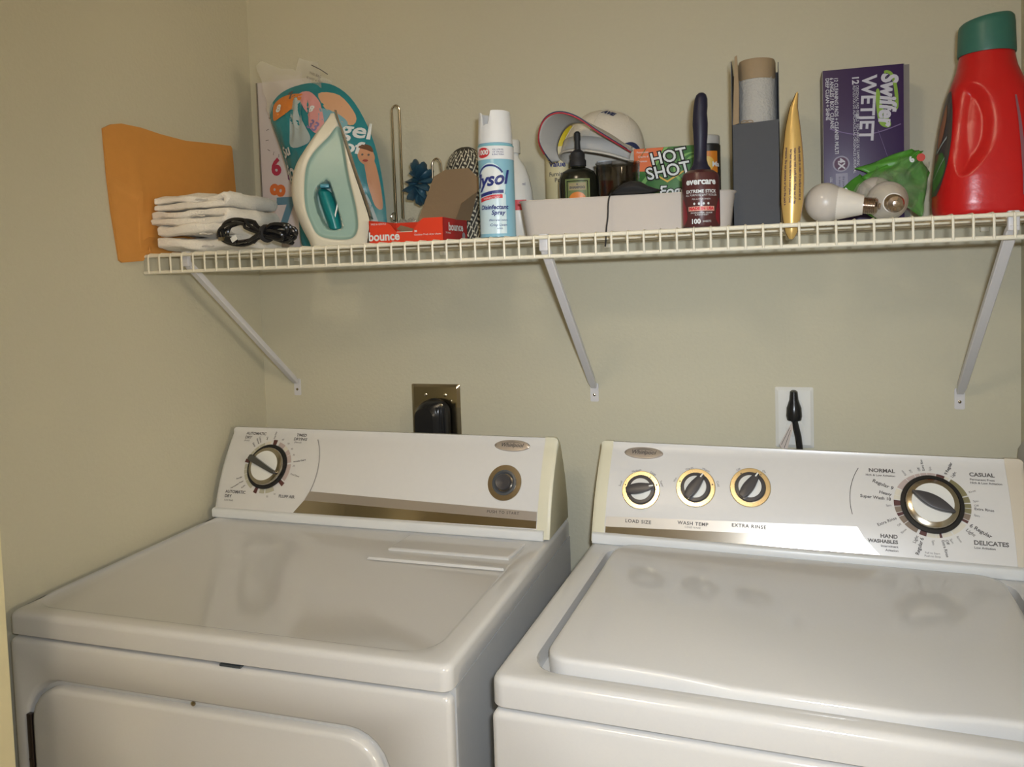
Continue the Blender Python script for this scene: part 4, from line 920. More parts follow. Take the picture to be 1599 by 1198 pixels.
# white can with red label behind
o = thing('white_can', 'white can with a red label behind the dark bottle, under the cap', 'can', (.834, -.075, fz))
mb = MB(CANW); r = .031; mb.lathe([(r - .001, 0), (r, .002), (r, .105), (r - .002, .110), (r - .008, .122), (.015, .128), (.0148, .140), (.0001, .141)], seg=40); mb.build('can', o)
RX = canxf(r, 14); mb = MB(REDI); rect_patch(mb, RX, -.018, .014, .070, .100, .0004, 12); mb.use(NAVY); mb.text('Tide', .010, 0, .112, RX, rot=0) if False else None; mb.build('label', o, fix=False)

# clear drinking glass
GL = mat('smoky_glass', (.42, .40, .38), .05, trans=1, ior=1.45)
o = thing('drinking_glass', 'smoky clear drinking glass standing in the bin in front of the cap', 'glass', (.884, -.200, fz))
mb = MB(GL); mb.lathe([(.030, 0), (.032, .002), (.0385, .116), (.0390, .118), (.0375, .118), (.0370, .116), (.0305, .010), (.0001, .008)], seg=44); mb.build('glass_body', o)
DKS = mat('dark_cloth', (.02, .018, .018), .8)
c = crumple('black_pouch', 'small crumpled black pouch stuffed inside the drinking glass', 'pouch', (.884, -.200, fz + .0095), .0245, DKS, 2, (.92, .92, 1.35), .12)

# black gadget with thin cord hanging over the bin's edge
o = thing('black_charger', 'small black charger lying on the bin edge, its thin cord hanging over the front', 'charger', (0, 0, 0))
zr = tz + .062
mb = MB(MBLACK); GR = []
for x, z0, z1, yy in ((.885, .001, .004, .006), (.892, -.001, .010, .014), (.905, -.001, .019, .020), (.918, -.001, .022, .022), (.932, -.001, .020, .021), (.945, -.001, .012, .017), (.958, .001, .007, .012), (.966, .003, .005, .004)):
    GR.append([Vector((x, -.252 + yy * math.cos(a), zr + .0015 + (z0 + z1) / 2 + (z1 - z0) / 2 * math.sin(a))) for a in [2 * PI * i / 16 for i in range(16)]])
mb.loft(GR); mb.build('charger_body', o)
mb = MB(MBLACK); mb.tube(spline([(.890, -.250, zr + .004), (.884, -.262, zr + .003), (.881, -.270, zr - .010), (.879, -.268, zr - .034), (.876, -.268, tz + .008), (.875, -.270, tz - .012), (.874, -.272, tz - .022)], 5, False), .0014, 6); mb.build('cord', o)

# baseball cap
CAPW = mat('cap_cotton', (.60, .56, .48), .85, bump=.4, bscale=200); CAPU = mat('cap_underbrim', (.50, .49, .46), .8)
o = thing('baseball_cap', 'white baseball cap with navy and red piping on its curved brim, perched over the bin', 'cap', (0, 0, 0))
Cc = Vector((.834, -.108, 1.602)); mb = MB(CAPW)
Mx = Matrix.Rotation(math.radians(-14), 4, 'X') @ Matrix.Rotation(math.radians(12), 4, 'Y')
def crown(a, ph, off=0):
    k = max(0, math.cos(ph)) ** .72
    return Cc + Mx @ Vector(((.080 + off) * k * math.cos(a), (.060 + off) * k * math.sin(a), (.100 + off) * math.sin(ph)))
rings = []
for j in range(17):
    ph = PI / 2 * j / 16 * .985; rings.append([crown(2 * PI * i / 56, ph) for i in range(56)])
mb.loft(rings, False, True); mb.build('crown', o, smooth=80, solid=.002)
mb = MB(CAPW)
mb.tube([crown(2 * PI * i / 40, 0, .0005) for i in range(40)], .0022, 6, True)
for k_ in range(6):
    a = k_ * PI / 3 + .3; mb.tube([crown(a, PI / 2 * j / 12 * .98, .0006) for j in range(13)], .0008, 5)
mb.build('seam', o)
mb = MB(CAPW); mb.lathe([(.005, -.001), (.005, .001), (.0035, .003), (.0001, .0038)], Matrix.Translation(Cc) @ Mx @ Matrix.Translation((0, 0, .0995)), 16); mb.build('top_button', o)
# brim: strongly curved sheet leaving the crown towards the left front
brim_in = spline([(.905, 1.612), (.870, 1.640), (.832, 1.662), (.800, 1.668), (.780, 1.655), (.768, 1.628), (.772, 1.604)], 6, False)
brim_out = spline([(.902, 1.611), (.858, 1.640), (.822, 1.666), (.790, 1.674), (.763, 1.662), (.748, 1.632), (.757, 1.600)], 6, False)
mb = MB(CAPU); g = []
NB = len(brim_in)
for i in range(NB):
    row = []; u = i / (NB - 1); dep = .002 + .078 * math.sin(PI * min(1, u * 1.02)) ** .65
    for j in range(9):
        v = j / 8; x = brim_in[i][0] + (brim_out[i][0] - brim_in[i][0]) * v; z = brim_in[i][1] + (brim_out[i][1] - brim_in[i][1]) * v
        row.append(mb.bm.verts.new((x, -.168 - dep * v + .0, z - .0)))
    g.append(row)
for a, b in zip(g[:-1], g[1:]):
    for j in range(8): mb.face([a[j], a[j + 1], b[j + 1], b[j]])
mb.build('brim', o, fix=False, smooth=80, solid=.0022)
NV = mat('navy_piping', (.02, .03, .09), .6); RP = mat('red_piping', (.42, .03, .04), .6)
edge = [(brim_out[i][0], -.168 - (.002 + .078 * math.sin(PI * min(1, i / (NB - 1) * 1.02)) ** .65), brim_out[i][1]) for i in range(NB)]
mb = MB(NV); mb.tube([(x, y - .0004, z + .0012) for x, y, z in edge], .0013, 6); mb.build('navy_piping', o)
mb = MB(RP); mb.tube([(x, y - .0012, z - .0010) for x, y, z in edge[:34]], .0013, 6); mb.build('red_piping', o)
crx = lambda v: crown(-PI / 2 + v[0] / .075, v[1] / .1, .0008 + v[2])
mb = MB(NV); mb.text('AVE', .019, .004, .098, crx, bold=.0014, shear=.3, off=.0006, rot=-.25)
mb.strip(lambda t: ((.045 + .05 * t, .022 - .004 * t + .006 * math.sin(3 * t)), (.045 + .05 * t, .024 + .012 * math.sin(3 * t))), 12, .0008, crx); mb.build('embroidery', o, fix=False, smooth=0)
# inner band and strap seen under the brim
mb = MB(CAPU); g = []
for i in range(25):
    a = PI + .25 + (PI - .9) * i / 24; g.append([mb.bm.verts.new(Cc + Mx @ Vector((.078 * math.cos(a), .064 * math.sin(a), zz))) for zz in (.002, .014, .026)])
for a, b in zip(g[:-1], g[1:]):
    for j in range(2): mb.face([a[j], a[j + 1], b[j + 1], b[j]])
mb.build('sweatband', o, fix=False, smooth=80, solid=.0015)

# fogger box
GRN = mat('green_card', (.035, .15, .03), .4, mottled=.3, bscale=30); LGRN = mat('light_green_print', (.16, .36, .08), .45); ORC = mat('orange_card', (.62, .13, .03), .45)
o = thing('fogger_box', 'green and orange bug fogger box with slanted lettering at the right of the bin', 'box', (.962, -.140, fz), 0)
mb = MB(GRN); mb.box((-.004, .011, .0745), (.110, .030, .149), .001); mb.build('carton', o, smooth=20)
QX = plane_xf((0, -.0046, 0), (1, 0, 0), (.0, 0, 1))
mb = MB(ORC); mb.flat([(-.059, .115), (-.038, .1485), (-.059, .1485)], QX); mb.flat([(-.059, .115), (-.061, .108), (-.030, .108), (-.005, .1485), (-.036, .1485)], QX, .0005) 
mb.use(LGRN); mb.flat([(-.050, .085), (-.040, .085), (.003, .1485), (-.004, .1485), (-.030, .108)], QX, .0007); 
for a0_, r0 in ((.3, .018), (1.4, .026), (2.6, .034), (3.8, .022)):
    mb.strip(lambda t: ((.048 + (r0 - .002 * t) * math.cos(a0_ + 2.2 * t), .112 + (r0 - .002 * t) * math.sin(a0_ + 2.2 * t) * .9), (.048 + (r0 + .004 * math.sin(PI * t)) * math.cos(a0_ + 2.2 * t), .112 + (r0 + .004 * math.sin(PI * t)) * math.sin(a0_ + 2.2 * t) * .9)) if True else None, 16, .0006, lambda v: QX(Vector((min(v[0], .0505), min(v[1], .148), v[2]))))
mb.use(mat('yellow_print', (.6, .38, .05), .5)); mb.flat([(-.021, .100), (.0, .086), (.031, .104), (.031, .107), (.0, .0895), (-.021, .103)], QX, .0010)
mb.build('printed_art', o, fix=False, smooth=0)
mb = MB(BLACK); 
mb.text('HOT', .030, .004, .131, QX, rot=.12, bold=.0026, off=.0012, shear=-.1); mb.text('SHOT', .030, .003, .106, QX, rot=.12, bold=.0026, off=.0012, shear=-.1); mb.text('Fogger', .026, .020, .070, QX, bold=.0020, off=.0012, shear=.15)
mb.use(WPR); mb.text('HOT', .030, .004, .131, QX, rot=.12, bold=.0005, off=.0018, shear=-.1); mb.text('SHOT', .030, .003, .106, QX, rot=.12, bold=.0005, off=.0018, shear=-.1); mb.text('Fogger', .026, .020, .070, QX, bold=.0005, off=.0018, shear=.15); mb.text('Penetrates', .0050, -.043, .142, QX, off=.0012); mb.text('Cracks &', .0050, -.042, .134, QX, off=.0012); mb.text('Crevices', .0050, -.044, .126, QX, off=.0012)
mb.build('lettering', o, fix=False, smooth=0)

# orange and black can behind the roller
o = thing('orange_label_can', 'can with a black and orange label and a pale lid, behind the lint roller', 'can', (1.029, -.085, fz))
r = .0225; mb = MB(mat('can_label_black', (.02, .02, .018), .35)); mb.lathe([(r - .001, 0), (r, .002), (r, .154), (r - .002, .156)], seg=40); mb.build('can', o)
mb = MB(mat('pale_lid', (.42, .41, .38), .3)); mb.lathe([(r - .001, .156), (r - .001, .170), (r - .003, .172), (.0001, .172)], seg=40); mb.build('lid', o)
OX = canxf(r, 5); mb = MB(mat('flame_orange', (.60, .20, .02), .4)); rect_patch(mb, OX, -.025, .018, .100, .142, .0003, 16); mb.use(mat('flame_yellow', (.62, .40, .08), .4)); blob(mb, OX, -.002, .120, ell(-.002, .120, .013, .013), .0005, 4)
mb.use(WPR); mb.text('La Choy', .006, 0, .147, OX, off=.001) if False else None; mb.text('Ma', .012, .014, .118, OX, off=.001, bold=.0004); mb.build('label', o, fix=False, smooth=0)

# lint roller
HNDL = mat('roller_handle', (.012, .012, .030), .45); MAR = mat('maroon_label', (.075, .022, .022), .3)
o = thing('lint_roller', 'lint roller standing on end with a dark handle and a maroon label sleeve', 'lint roller', (1.0345, -.300, deck(1.03)))
r = .0290
mb = MB(MAR); mb.lathe([(.020, 0), (r - .001, .0005), (r, .003), (r, .076), (r - .002, .083), (r - .009, .088), (.010, .090), (.0001, .090)], seg=48); mb.build('roll_sleeve', o)
mb = MB(HNDL)
HP = [(.0165, .086, 0), (.0155, .092, 0), (.0120, .097, 0), (.0100, .105, 0), (.0098, .125, .0005), (.0108, .140, .001), (.0118, .160, .001), (.0108, .176, .001), (.0108, .186, .002), (.0098, .198, .003), (.0075, .2045, .0035), (.004, .2075, .0035), (.0002, .2082, .0035)]
mb.loft([[Vector((dx + a * math.cos(2 * PI * i / 28), a * math.sin(2 * PI * i / 28), z)) for i in range(28)] for a, z, dx in HP]); mb.build('handle', o)
RX = canxf(r, 6); mb = MB(WPR); T = mb.text
T('evercare', .0135, 0, .069, RX, bold=.0005, off=.0008); T('EXTREME STICK', .0068, 0, .054, RX, off=.0008, bold=.0002); T('ALL PURPOSE LINT ROLLER', .0042, 0, .0485, RX, off=.0008); T('PEEL & STICK SHEETS', .0030, 0, .0425, RX, off=.0008)
for q in (-.0105, -.0035, .0035, .0105): blob(mb, RX, q, .0355, ell(q, .0355, .0017, .0019, 0, 8), .0008, 2)
mb.use(mat('peach_label', (.60, .33, .26), .5)); rect_patch(mb, RX, -.0205, .0205, .0245, .0315, .0006, 14)
mb.use(WPR); T('PROFESSIONAL GRADE', .0032, 0, .0215, RX, off=.0008); T('SUPER STICKY', .0032, 0, .0185, RX, off=.0008); T('100', .0100, -.009, .0085, RX, off=.0008, bold=.0004); T('SHEETS', .0040, .008, .0085, RX, off=.0008)
mb.use(REDI); T('MADE IN USA', .0062, 0, .028, RX, off=.0010, bold=.0004)
mb.use(mat('wine_red', (.22, .015, .025), .4)); blob(mb, RX, -.027, .022, spline([(-.036, .004), (-.024, .012), (-.026, .030), (-.034, .045), (-.038, .03)], 3), .0004, 4); blob(mb, RX, .027, .022, spline([(.036, .004), (.024, .012), (.026, .030), (.034, .045), (.038, .03)], 3), .0004, 4)
mb.build('lettering', o, fix=False, smooth=0)

# grey open box with fuzzy roll
GBX = mat('charcoal_card', (.070, .073, .080), .8, bump=.3, bscale=120); GBI = mat('box_inside', (.12, .11, .10), .8); FUZ = mat('fuzzy_white', (.42, .41, .38), .95, bump=1.0, bscale=260); TANC = mat('tan_cap', (.30, .22, .13), .7, bump=.3)
o = thing('grey_box', 'tall narrow charcoal cardboard box, open at the top front, holding a fuzzy roll', 'box', (1.1165, -.185, deck(1.11)))
w2 = .0375; d2 = .034; zt = .168; zT = .272
mb = MB(GBX); th_ = .0012
mb.prism([(-w2, 0), (w2, 0), (w2, zt + .004), (-w2, zt)], 0, th_, plane_xf((0, -d2 + th_, 0), (1, 0, 0), (0, 0, 1)))
mb.prism([(-w2, 0), (w2, 0), (w2, zT - .01), (-w2, zT - .01)], 0, th_, plane_xf((0, d2, 0), (1, 0, 0), (0, 0, 1)))
for s_ in (-1, 1):
    mb.prism([(-d2, 0), (d2, 0), (d2, zT - .01), (-d2 + .006, zT - (.0 if s_ < 0 else .008)), (-d2, zt)], 0, th_, plane_xf((s_ * w2 - (0 if s_ < 0 else th_), 0, 0), (0, 1, 0), (0, 0, 1)))
mb.prism([(-w2, -d2), (w2, -d2), (w2, d2), (-w2, d2)], 0, th_, lambda v: Vector(v)); mb.build('carton', o, smooth=20)
mb = MB(TANC); mb.prism([(0, 0), (.010, .002), (.0085, .060), (.004, .112), (.0, .110)], 0, .001, plane_xf((-w2 + .002, -d2 + .003, zt), (1, -.25, 0), (0.04, 0, 1))); mb.build('side_flap', o, smooth=0)
r_ = thing('fuzzy_roll', 'white fuzzy paint-roller sleeve with a tan end, standing in the grey box', 'paint roller', (1.1195, -.184, deck(1.11) + .002))
mb = MB(FUZ); rings = []
for j in range(40):
    z = .02 + .222 * j / 39; rings.append([Vector(((.0300 + .0013 * noise.noise(Vector((math.cos(t) * 12, math.sin(t) * 12, z * 180)))) * math.cos(t), (.0290 + .0013 * noise.noise(Vector((math.cos(t) * 12, math.sin(t) * 12, z * 180)))) * math.sin(t), z)) for t in [2 * PI * i / 60 for i in range(60)]])
mb.loft(rings); mb.build('fuzzy_sleeve', r_, smooth=80)
mb = MB(TANC); mb.lathe([(.0285, 0), (.0285, .021)], seg=40); mb.build('end_core', r_)
mb = MB(TANC); mb.lathe([(.0300, .240), (.0300, .268), (.0285, .2725), (.024, .273), (.022, .270), (.0001, .268)], seg=40); mb.build('end_core', r_)
mb = MB(TANC); mb.tube([(-.020 + .006 * math.cos(a) + k_ * .008, -.0335, .1705 - .002 + .0035 * math.sin(a)) for k_ in (0, 1) for a in [PI * i / 8 for i in range(9)]], .0007, 5); mb.build('thread', r_)

# gold pouch edge-on
GLD = mat('gold_foil', (.60, .40, .13), .32, .35, mottled=.15, bscale=25); 
o = thing('gold_sachet', 'slim pointed gold foil sachet standing on edge with tiny rotated print', 'sachet', (0, 0, 0))
sp = [(1.1795, 1.663, .001), (1.174, 1.640, .0055), (1.1725, 1.61, .0105), (1.172, 1.575, .0140), (1.1712, 1.54, .0160), (1.170, 1.50, .0160), (1.169, 1.475, .0125), (1.1685, 1.455, .0090), (1.168, 1.444, .003)]
def sach(v):
    """v[0] in -1..1 across, v[1] = z"""
    z = v[1]
    for (c1, z1, w1), (c0, z0, w0) in zip(sp[:-1], sp[1:]):
        if z >= z0 or (c0, z0, w0) == sp[-1]:
            t = max(0, min(1, (z - z0) / (z1 - z0))); c = c0 + (c1 - c0) * t; w_ = w0 + (w1 - w0) * t; break
    return c, w_
def sach_xf(v): c, w_ = sach(v); q = max(-1, min(1, v[0] / .016)); return Vector((c + w_ * q, -.2985 - (w_ * .45) * (1 - q * q) - .0012 - v[2], v[1]))
mb = MB(GLD); rings = []
for j in range(40):
    z = 1.444 + (1.663 - 1.444) * j / 39; c, w_ = sach((0, z)); rings.append([Vector((c + w_ * math.cos(2 * PI * i / 20), -.2985 + (w_ * .45 * (1 - math.cos(2 * PI * i / 20) ** 2) + .0011) * (1 if math.sin(2 * PI * i / 20) >= 0 else -1) * (abs(math.sin(2 * PI * i / 20)) > .01), z)) for i in range(20)])
mb.loft(rings); mb.build('foil_body', o, smooth=70)
EDG = mat('sachet_edge', (.10, .05, .015), .4, .5); mb = MB(EDG)
for s_ in (-1, 1): mb.tube([(sach((0, z))[0] + s_ * sach((0, z))[1], -.2985, z) for z in [1.446 + .215 * i / 20 for i in range(21)]], .0008, 5)
mb.build('seal_edge', o)
mb = MB(mat('purple_ink', (.05, .02, .06), .5))
for k_, s_ in enumerate(('Apply evenly to clean dry surface and let stand for five minutes', 'wipe away with a soft cloth. Keep out of reach of children', 'for best results store in a cool place. Contents under', 'pressure. Do not puncture or burn the pack after use')):
    mb.text(s_[:44], .0046, .011 - .0072 * k_, 1.538 + (.004 if k_ == 0 else 0), sach_xf, rot=-PI / 2, off=.0012, bold=.00012)
mb.build('lettering', o, fix=False, smooth=0)

# purple mop-pad box
PUR = mat('purple_card', (.032, .012, .070), .4); GRS = mat('grey_card_side', (.20, .185, .17), .6)
bx0, bx1 = 1.229, 1.360; bz = deck(1.3); bh = 1.742 - bz; o = thing('mop_pad_box', 'tall purple box of mopping pads with sideways white lettering against the wall', 'box', ((bx0 + bx1) / 2, -.04, bz))
mb = MB(PUR); hw_ = (bx1 - bx0) / 2; mb.box((0, 0, bh / 2), (2 * hw_, .070, bh), .0008); bxo = mb.build('carton', o, smooth=20)
mb = MB(GRS); mb.box((-hw_ - .0004, 0, bh / 2), (.0012, .0695, bh - .001)); mb.box((hw_ + .0004, 0, bh / 2), (.0012, .0695, bh - .001)); mb.box((hw_ + .0045, -.030, bh / 2), (.010, .0012, bh - .002)); mb.build('side_panel', o, smooth=0)
PXX = plane_xf((0, -.0354, 0), (1, 0, 0), (0, 0, 1))
WLET = mat('white_lettering', (.50, .50, .56), .5); LIME = mat('lime_print', (.20, .36, .03), .45)
def pp(u, v):  # fractions of the front face (u right, v down)
    return (-hw_ + 2 * hw_ * u, bh * (1 - v))
mb = MB(LIME); 
mb.flat(spline([pp(.76, .04), pp(.86, .05), pp(.92, .14), pp(.93, .27), pp(.86, .27), pp(.84, .14)], 5), PXX); mb.flat(spline([pp(.66, .16), pp(.70, .15), pp(.74, .26), pp(.84, .36), pp(.80, .39), pp(.70, .36), pp(.665, .26)], 5), PXX)
mb.use(PUR); mb.flat(spline([pp(.78, .055), pp(.84, .07), pp(.88, .15), pp(.89, .25), pp(.87, .25), pp(.83, .14)], 4), PXX, .0008)
mb.use(mat('violet_line', (.16, .11, .25), .5)); mb.strip(lambda t: (pp(.08 + .88 * t, .43 - .06 + .05 * math.sin(PI * t) ), pp(.08 + .88 * t, .436 - .06 + .05 * math.sin(PI * t))), 20, .0004, PXX); mb.strip(lambda t: (pp(.68 + .22 * t, .40 + .33 * t), pp(.685 + .22 * t, .40 + .33 * t)), 4, .0004, PXX)
mb.use(WLET); mb.strip(lambda t: (pp(.0 + .5 * t, .885 - .085 * math.sin(t * 1.5)), pp(.0 + .5 * t, .925 - .085 * math.sin(t * 1.4))), 18, .0004, PXX)
mb.use(mat('lilac_print', (.26, .25, .33), .5)); mb.flat([pp(.15, .66), pp(.30, .66), pp(.30, .90), pp(.15, .90)], PXX, .0006); cx, cz = pp(.22, .60); mb.ring(cx, cz, .0115, .0140, PXX, off=.0009, n=32); mb.use(mat('plum_disc', (.07, .02, .06), .5)); mb.ring(cx, cz, .00005, .0115, PXX, off=.0009, n=32)
mb.build('printed_art', o, fix=False, smooth=0)
mb = MB(WLET); T = mb.text
x, z = pp(.80, .215); T('Swiffer', .036, x, z, PXX, rot=-PI / 2 - .07, bold=.0016, off=.0012, shear=.1, sx=.88)
x, z = pp(.575, .055); T('WETJET', .0325, x, z, PXX, 'LEFT', rot=-PI / 2 - .06, bold=.0008, off=.0010, sx=.98)
x, z = pp(.405, .05); T('12', .0150, x, z, PXX, 'LEFT', rot=-PI / 2, bold=.0005, off=.001); x, z = pp(.43, .11); T('ORIGINAL PAD REFILLS  RECHARGES DE TAMPONS', .0064, x, z, PXX, 'LEFT', rot=-PI / 2, off=.001, sx=.95); x, z = pp(.39, .11); T('REPUESTOS DE ALMOHADILLAS ORIGINALES ORIGINAL', .0064, x, z, PXX, 'LEFT', rot=-PI / 2, off=.001, sx=.95)
for k_, s_ in enumerate(('12 CLEANING PADS + CLEANER MULTI', '6 ANGLES / BOX  CLEANS', 'DEEP CLEAN + SHINE')):
    x, z = pp(.165 - .055 * k_, .05); T(s_, .0085, x, z, PXX, 'LEFT', rot=-PI / 2, off=.001, bold=.0002, sx=.9)
T('4X', .0155, cx, cz, PXX, rot=-PI / 2, off=.0014, bold=.0006); x, z = pp(.09, .68); T('LESS RESIDUE', .005, x, z, PXX, 'LEFT', rot=-PI / 2, off=.001)
x, z = pp(.25, .68); mb.use(PUR); T('the power of a scrub', .0055, x, z, PXX, 'LEFT', rot=-PI / 2, off=.0014); x, z = pp(.20, .68); T('in every single pad', .0055, x, z, PXX, 'LEFT', rot=-PI / 2, off=.0014)
mb.build('lettering', o, fix=False, smooth=0)

# ------------------------------------------------------------------ light bulbs
GLB = mat('frosted_globe', (.50, .46, .41), .35, coat=.3); BWH = mat('bulb_collar', (.66, .62, .55), .4); SCRW = mat('bulb_screw', (.50, .42, .36), .2, 1)
def bulb(loc, dirv, label, s=1.0):
    o = thing('light_bulb', label, 'light bulb', loc, group='loose light bulbs on the shelf')
    M = Vector(dirv).normalized().to_track_quat('Z', 'Y').to_matrix().to_4x4() @ Matrix.Scale(s, 4)
    mb = MB(GLB); pr = [(.030 * math.cos(a), .030 * math.sin(a)) for a in [-PI / 2 + (PI / 2 + .55) * i / 14 for i in range(15)]]; pr[0] = (.0001, -.030)
    mb.lathe(pr + [(.0245, .0185)], M, 40); mb.build('globe', o)
    mb = MB(BWH); mb.lathe([(.0255, .015), (.0245, .0195), (.0155, .050), (.0145, .052), (.0145, .054), (.0001, .0545)], M, 36); mb.build('collar', o)
    mb = MB(SCRW); pr = [(.0130, .052)]
    for i in range(7): pr += [(.0130, .0545 + i * .0026), (.0118, .0558 + i * .0026)]
    pr += [(.0105, .0735), (.005, .0755), (.0045, .078), (.0001, .0785)]; mb.lathe(pr, M, 28); mb.build('screw_base', o)
    return o
def rest(loc, dirv, s=1): return loc
bulb((1.219, -.275, deck(1.22) + .0300), (1, -.12, -.13), 'white light bulb lying on its side at the shelf front, leftmost of the loose bulbs')
bulb((1.3110, -.238, deck(1.31) + .0300), (.02, -1, -.13), 'white light bulb pointing its silver screw base forward, at the shelf front')
bulb((1.304, -.150, deck(1.3) + .046), (.12, .9, -.3), 'white light bulb resting behind the other two, inside the green package')

# blister package with green card
GCD = mat('green_blister_card', (.07, .26, .03), .4, mottled=.2, bscale=40); PET = mat('clear_blister', (.95, .97, .95), .04, trans=.9, alpha=.2, bump=.6, bscale=50)
o = thing('bulb_package', 'crumpled clear plastic package with green cards, lying behind the loose bulbs', 'package', (0, 0, 0))
def sheet(name, corners, M, amp, seed, y0, parent, nu=20, nv=14, solid=.0006):
    mb = MB(M); (a, b, c, d) = [Vector(p) for p in corners]
    def f(u, v):
        p = (a * (1 - u) + b * u) * (1 - v) + (d * (1 - u) + c * u) * v
        return p + Vector((noise.noise(Vector((u * 3, v * 3, seed))) * amp * .3, noise.noise(Vector((u * 4, v * 4, seed + 4))) * amp, noise.noise(Vector((u * 3, v * 2, seed + 8))) * amp * .5))
    film_sheet(mb, f, nu, nv); return mb.build(name, parent, fix=False, smooth=70, solid=solid)
zb = deck(1.3)
sheet('card', [(1.238, -.165, 1.517), (1.306, -.190, zb + .004), (1.345, -.150, 1.505), (1.285, -.11, 1.555)], GCD, .008, 1, 0, o)
sheet('card', [(1.285, -.125, 1.548), (1.372, -.160, zb + .006), (1.392, -.12, 1.55), (1.372, -.10, 1.590)], GCD, .010, 6, 0, o)
sheet('card', [(1.276, -.110, 1.565), (1.340, -.135, 1.535), (1.383, -.115, 1.587), (1.365, -.10, 1.592)], GCD, .006, 11, 0, o)
sheet('blister', [(1.255, -.205, 1.505), (1.352, -.200, zb + .006), (1.384, -.13, 1.54), (1.31, -.13, 1.565)], PET, .026, 3, 0, o)
sheet('blister', [(1.300, -.195, 1.53), (1.372, -.175, zb + .006), (1.392, -.12, 1.568), (1.345, -.13, 1.58)], PET, .022, 8, 0, o)
mb = MB(WPR); gx = plane_xf((0, -.1350, 0), (1, 0, 0), (0, 0, 1)); mb.text('6', .013, 1.362, 1.571, gx, rot=.6, bold=.0008); mb.text('D3D', .012, 1.260, 1.515, plane_xf((0, -.189, 0), (1, 0, 0), (0, 0, 1)), rot=-.8, bold=.0004)
mb.use(mat('red_sticker', (.55, .05, .03), .5)); mb.text('\u2022', .045, 1.376, 1.572, gx, bold=.001); mb.build('card_print', o, fix=False, smooth=0)

# ------------------------------------------------------------------ red detergent bottle
DRD = mat('red_bottle', (.50, .010, .010), .28, bump=.15, bscale=90); CAPG = mat('green_cap', (.035, .14, .105), .4)
o = thing('detergent_bottle', 'big red laundry detergent bottle with a green screw cap, right end of the shelf', 'detergent bottle', (1.4605, -.185, deck(1.46)))
BZ = 1.4700
prof = [(0, .068, .058, 0), (.004, .074, .064, 0), (.02, .0755, .066, 0), (.06, .0735, .066, 0), (.10, .069, .064, 0), (.14, .0635, .060, .0), (.18, .056, .053, .0), (.205, .049, .047, 0), (.225, .042, .043, 0), (.240, .0390, .039, 0), (.247, .0380, .037, 0), (.252, .0380, .037, 0)]
def det(z):
    for a, b in zip(prof[:-1], prof[1:]):
        if a[0] <= z <= b[0]: t = (z - a[0]) / (b[0] - a[0]); return [a[i] + (b[i] - a[i]) * t for i in range(4)]
    return prof[-1]
grip = spline([(-.052, .190), (-.028, .198), (-.008, .178), (.000, .135), (-.012, .090), (-.050, .060), (-.062, .12)], 5)
def dsurf(th, z, off=0, rec=True):
    _, a, b, cx = det(z); e = .72; c, s_ = math.cos(th), math.sin(th)
    e += .28 * min(1, max(0, (z - .19) / .04)); x = a * (abs(c) ** e) * (1 if c >= 0 else -1); y = b * (abs(s_) ** e) * (1 if s_ >= 0 else -1)
    n = Vector((c / a, s_ / b, 0)).normalized(); k = 0
    if rec and s_ < 0:
        k = min(.012, max(0, sd(grip, x, z)) * .65)
    return Vector((cx + x, y, z)) + n * (off - k)
mb = MB(DRD); NT = 120; rings = []
for j in range(76):
    z = .252 * j / 75; rings.append([dsurf(2 * PI * i / NT, z) for i in range(NT)])
mb.loft(rings); mb.build('bottle_body', o, smooth=60)
mb = MB(CAPG); rings = []
for z, r, tl in ((.247, .0395, 0), (.250, .0400, 0), (.290, .0385, .10), (.297, .0375, .12), (.301, .034, .14), (.301, .026, .14), (.296, .022, .14), (.294, .0001, .14)):
    rings.append([Vector((r * math.cos(2 * PI * i / 60) * (1 + .008 * math.cos(30 * 2 * PI * i / 60)), r * math.sin(2 * PI * i / 60), z + tl * r * math.cos(2 * PI * i / 60))) for i in range(60)])
mb.loft(rings); mb.build('cap', o, smooth=35)
DF = lambda v: dsurf(-PI / 2 + v[0] / .062, v[1], .0006 + v[2])
LBD = mat('label_dark', (.06, .05, .045), .3); LBGN = mat('label_leaf', (.05, .16, .03), .4); LBO = mat('label_orange', (.35, .14, .06), .4)
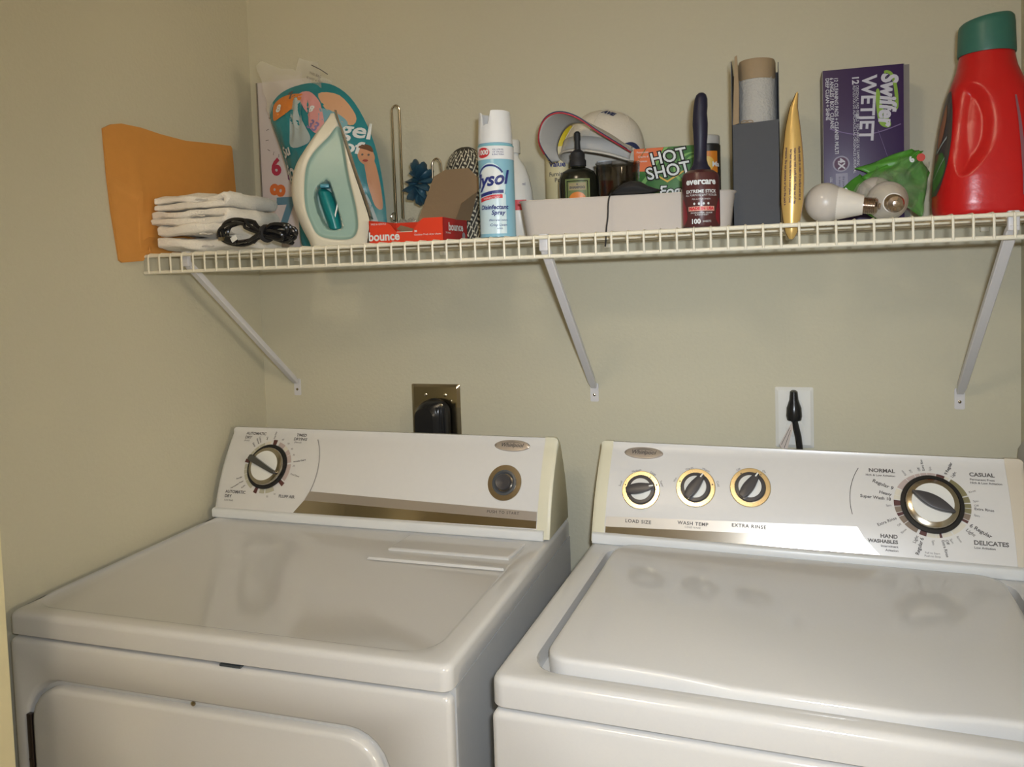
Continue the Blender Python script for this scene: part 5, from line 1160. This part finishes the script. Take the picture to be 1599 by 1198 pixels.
# label wraps the left flank
mb = MB(LBD); DL = lambda v: dsurf(PI + v[0], v[1], .0007 + v[2], False)
NTH = 14; NZ = 18
g = []
for j in range(NZ + 1):
    z = .035 + (.195 - .035) * j / NZ; ex = .62 * math.sqrt(max(0.02, 1 - ((z - .115) / .083) ** 2)); g.append([mb.bm.verts.new(DL((-.4 + (ex + .4) * i / NTH, z, 0))) for i in range(NTH + 1)])
for a, b in zip(g[:-1], g[1:]):
    for i in range(NTH): mb.face([a[i], a[i + 1], b[i + 1], b[i]])
mb.use(LBGN); blob(mb, DL, .25, .070, spline([(.0, .045), (.35, .055), (.50, .08), (.3, .10), (.05, .09)], 4), .0006, 4)
mb.use(LBO); blob(mb, DL, .12, .135, spline([(.0, .11), (.2, .12), (.28, .15), (.12, .175), (0, .15)], 4), .0006, 4)
mb.use(GRYP); mb.strip(lambda t: ((0 + .45 * t, .100 + .02 * t), (0 + .45 * t, .104 + .02 * t)), 8, .001, DL); mb.strip(lambda t: ((0 + .45 * t, .060 + .03 * t), (0 + .45 * t, .062 + .03 * t)), 8, .001, DL)
mb.build('label', o, fix=False, smooth=60)
mb = MB(mat('level_window', (.24, .10, .12), .3))
xfS = lambda v: dsurf(v[0], v[1], .0005 + v[2], False)
for z0 in range(1): mb.strip(lambda t: ((5.02 + .0, .028 + .147 * t), (5.02 + .05 + .03 * math.sin(PI * t), .028 + .147 * t)), 30, .0006, xfS)
mb.build('level_strip', o, fix=False, smooth=60)

# ------------------------------------------------------------------ laundry bag glimpsed right of the washer
MESHM = mat('white_mesh', (.50, .48, .44), .8, bump=1, bscale=600); PURF = mat('purple_fabric', (.05, .025, .09), .8)
o = thing('laundry_bag', 'white mesh laundry bag with dark purple cloth, between washer and right wall', 'laundry bag', (1.546, -.075, 0))
mb = MB(MESHM); mb.loft([[Vector((a * math.cos(2 * PI * i / 24), b * math.sin(2 * PI * i / 24), z)) for i in range(24)] for a, b, z in ((.003, .03, 0), (.0062, .045, .05), (.0065, .05, .6), (.0065, .052, .95), (.0065, .05, 1.04), (.005, .04, 1.075), (.003, .02, 1.09), (.001, .008, 1.095))]); mb.build('mesh_sack', o, smooth=80)
mb = MB(PURF); mb.loft([[Vector((-.002 + a * math.cos(2 * PI * i / 20), -.02 + b * math.sin(2 * PI * i / 20), z)) for i in range(20)] for a, b, z in ((.002, .02, .96), (.0065, .040, .985), (.0075, .042, 1.01), (.0065, .036, 1.035), (.002, .02, 1.05))]); mb.build('purple_cloth', o, smooth=80)
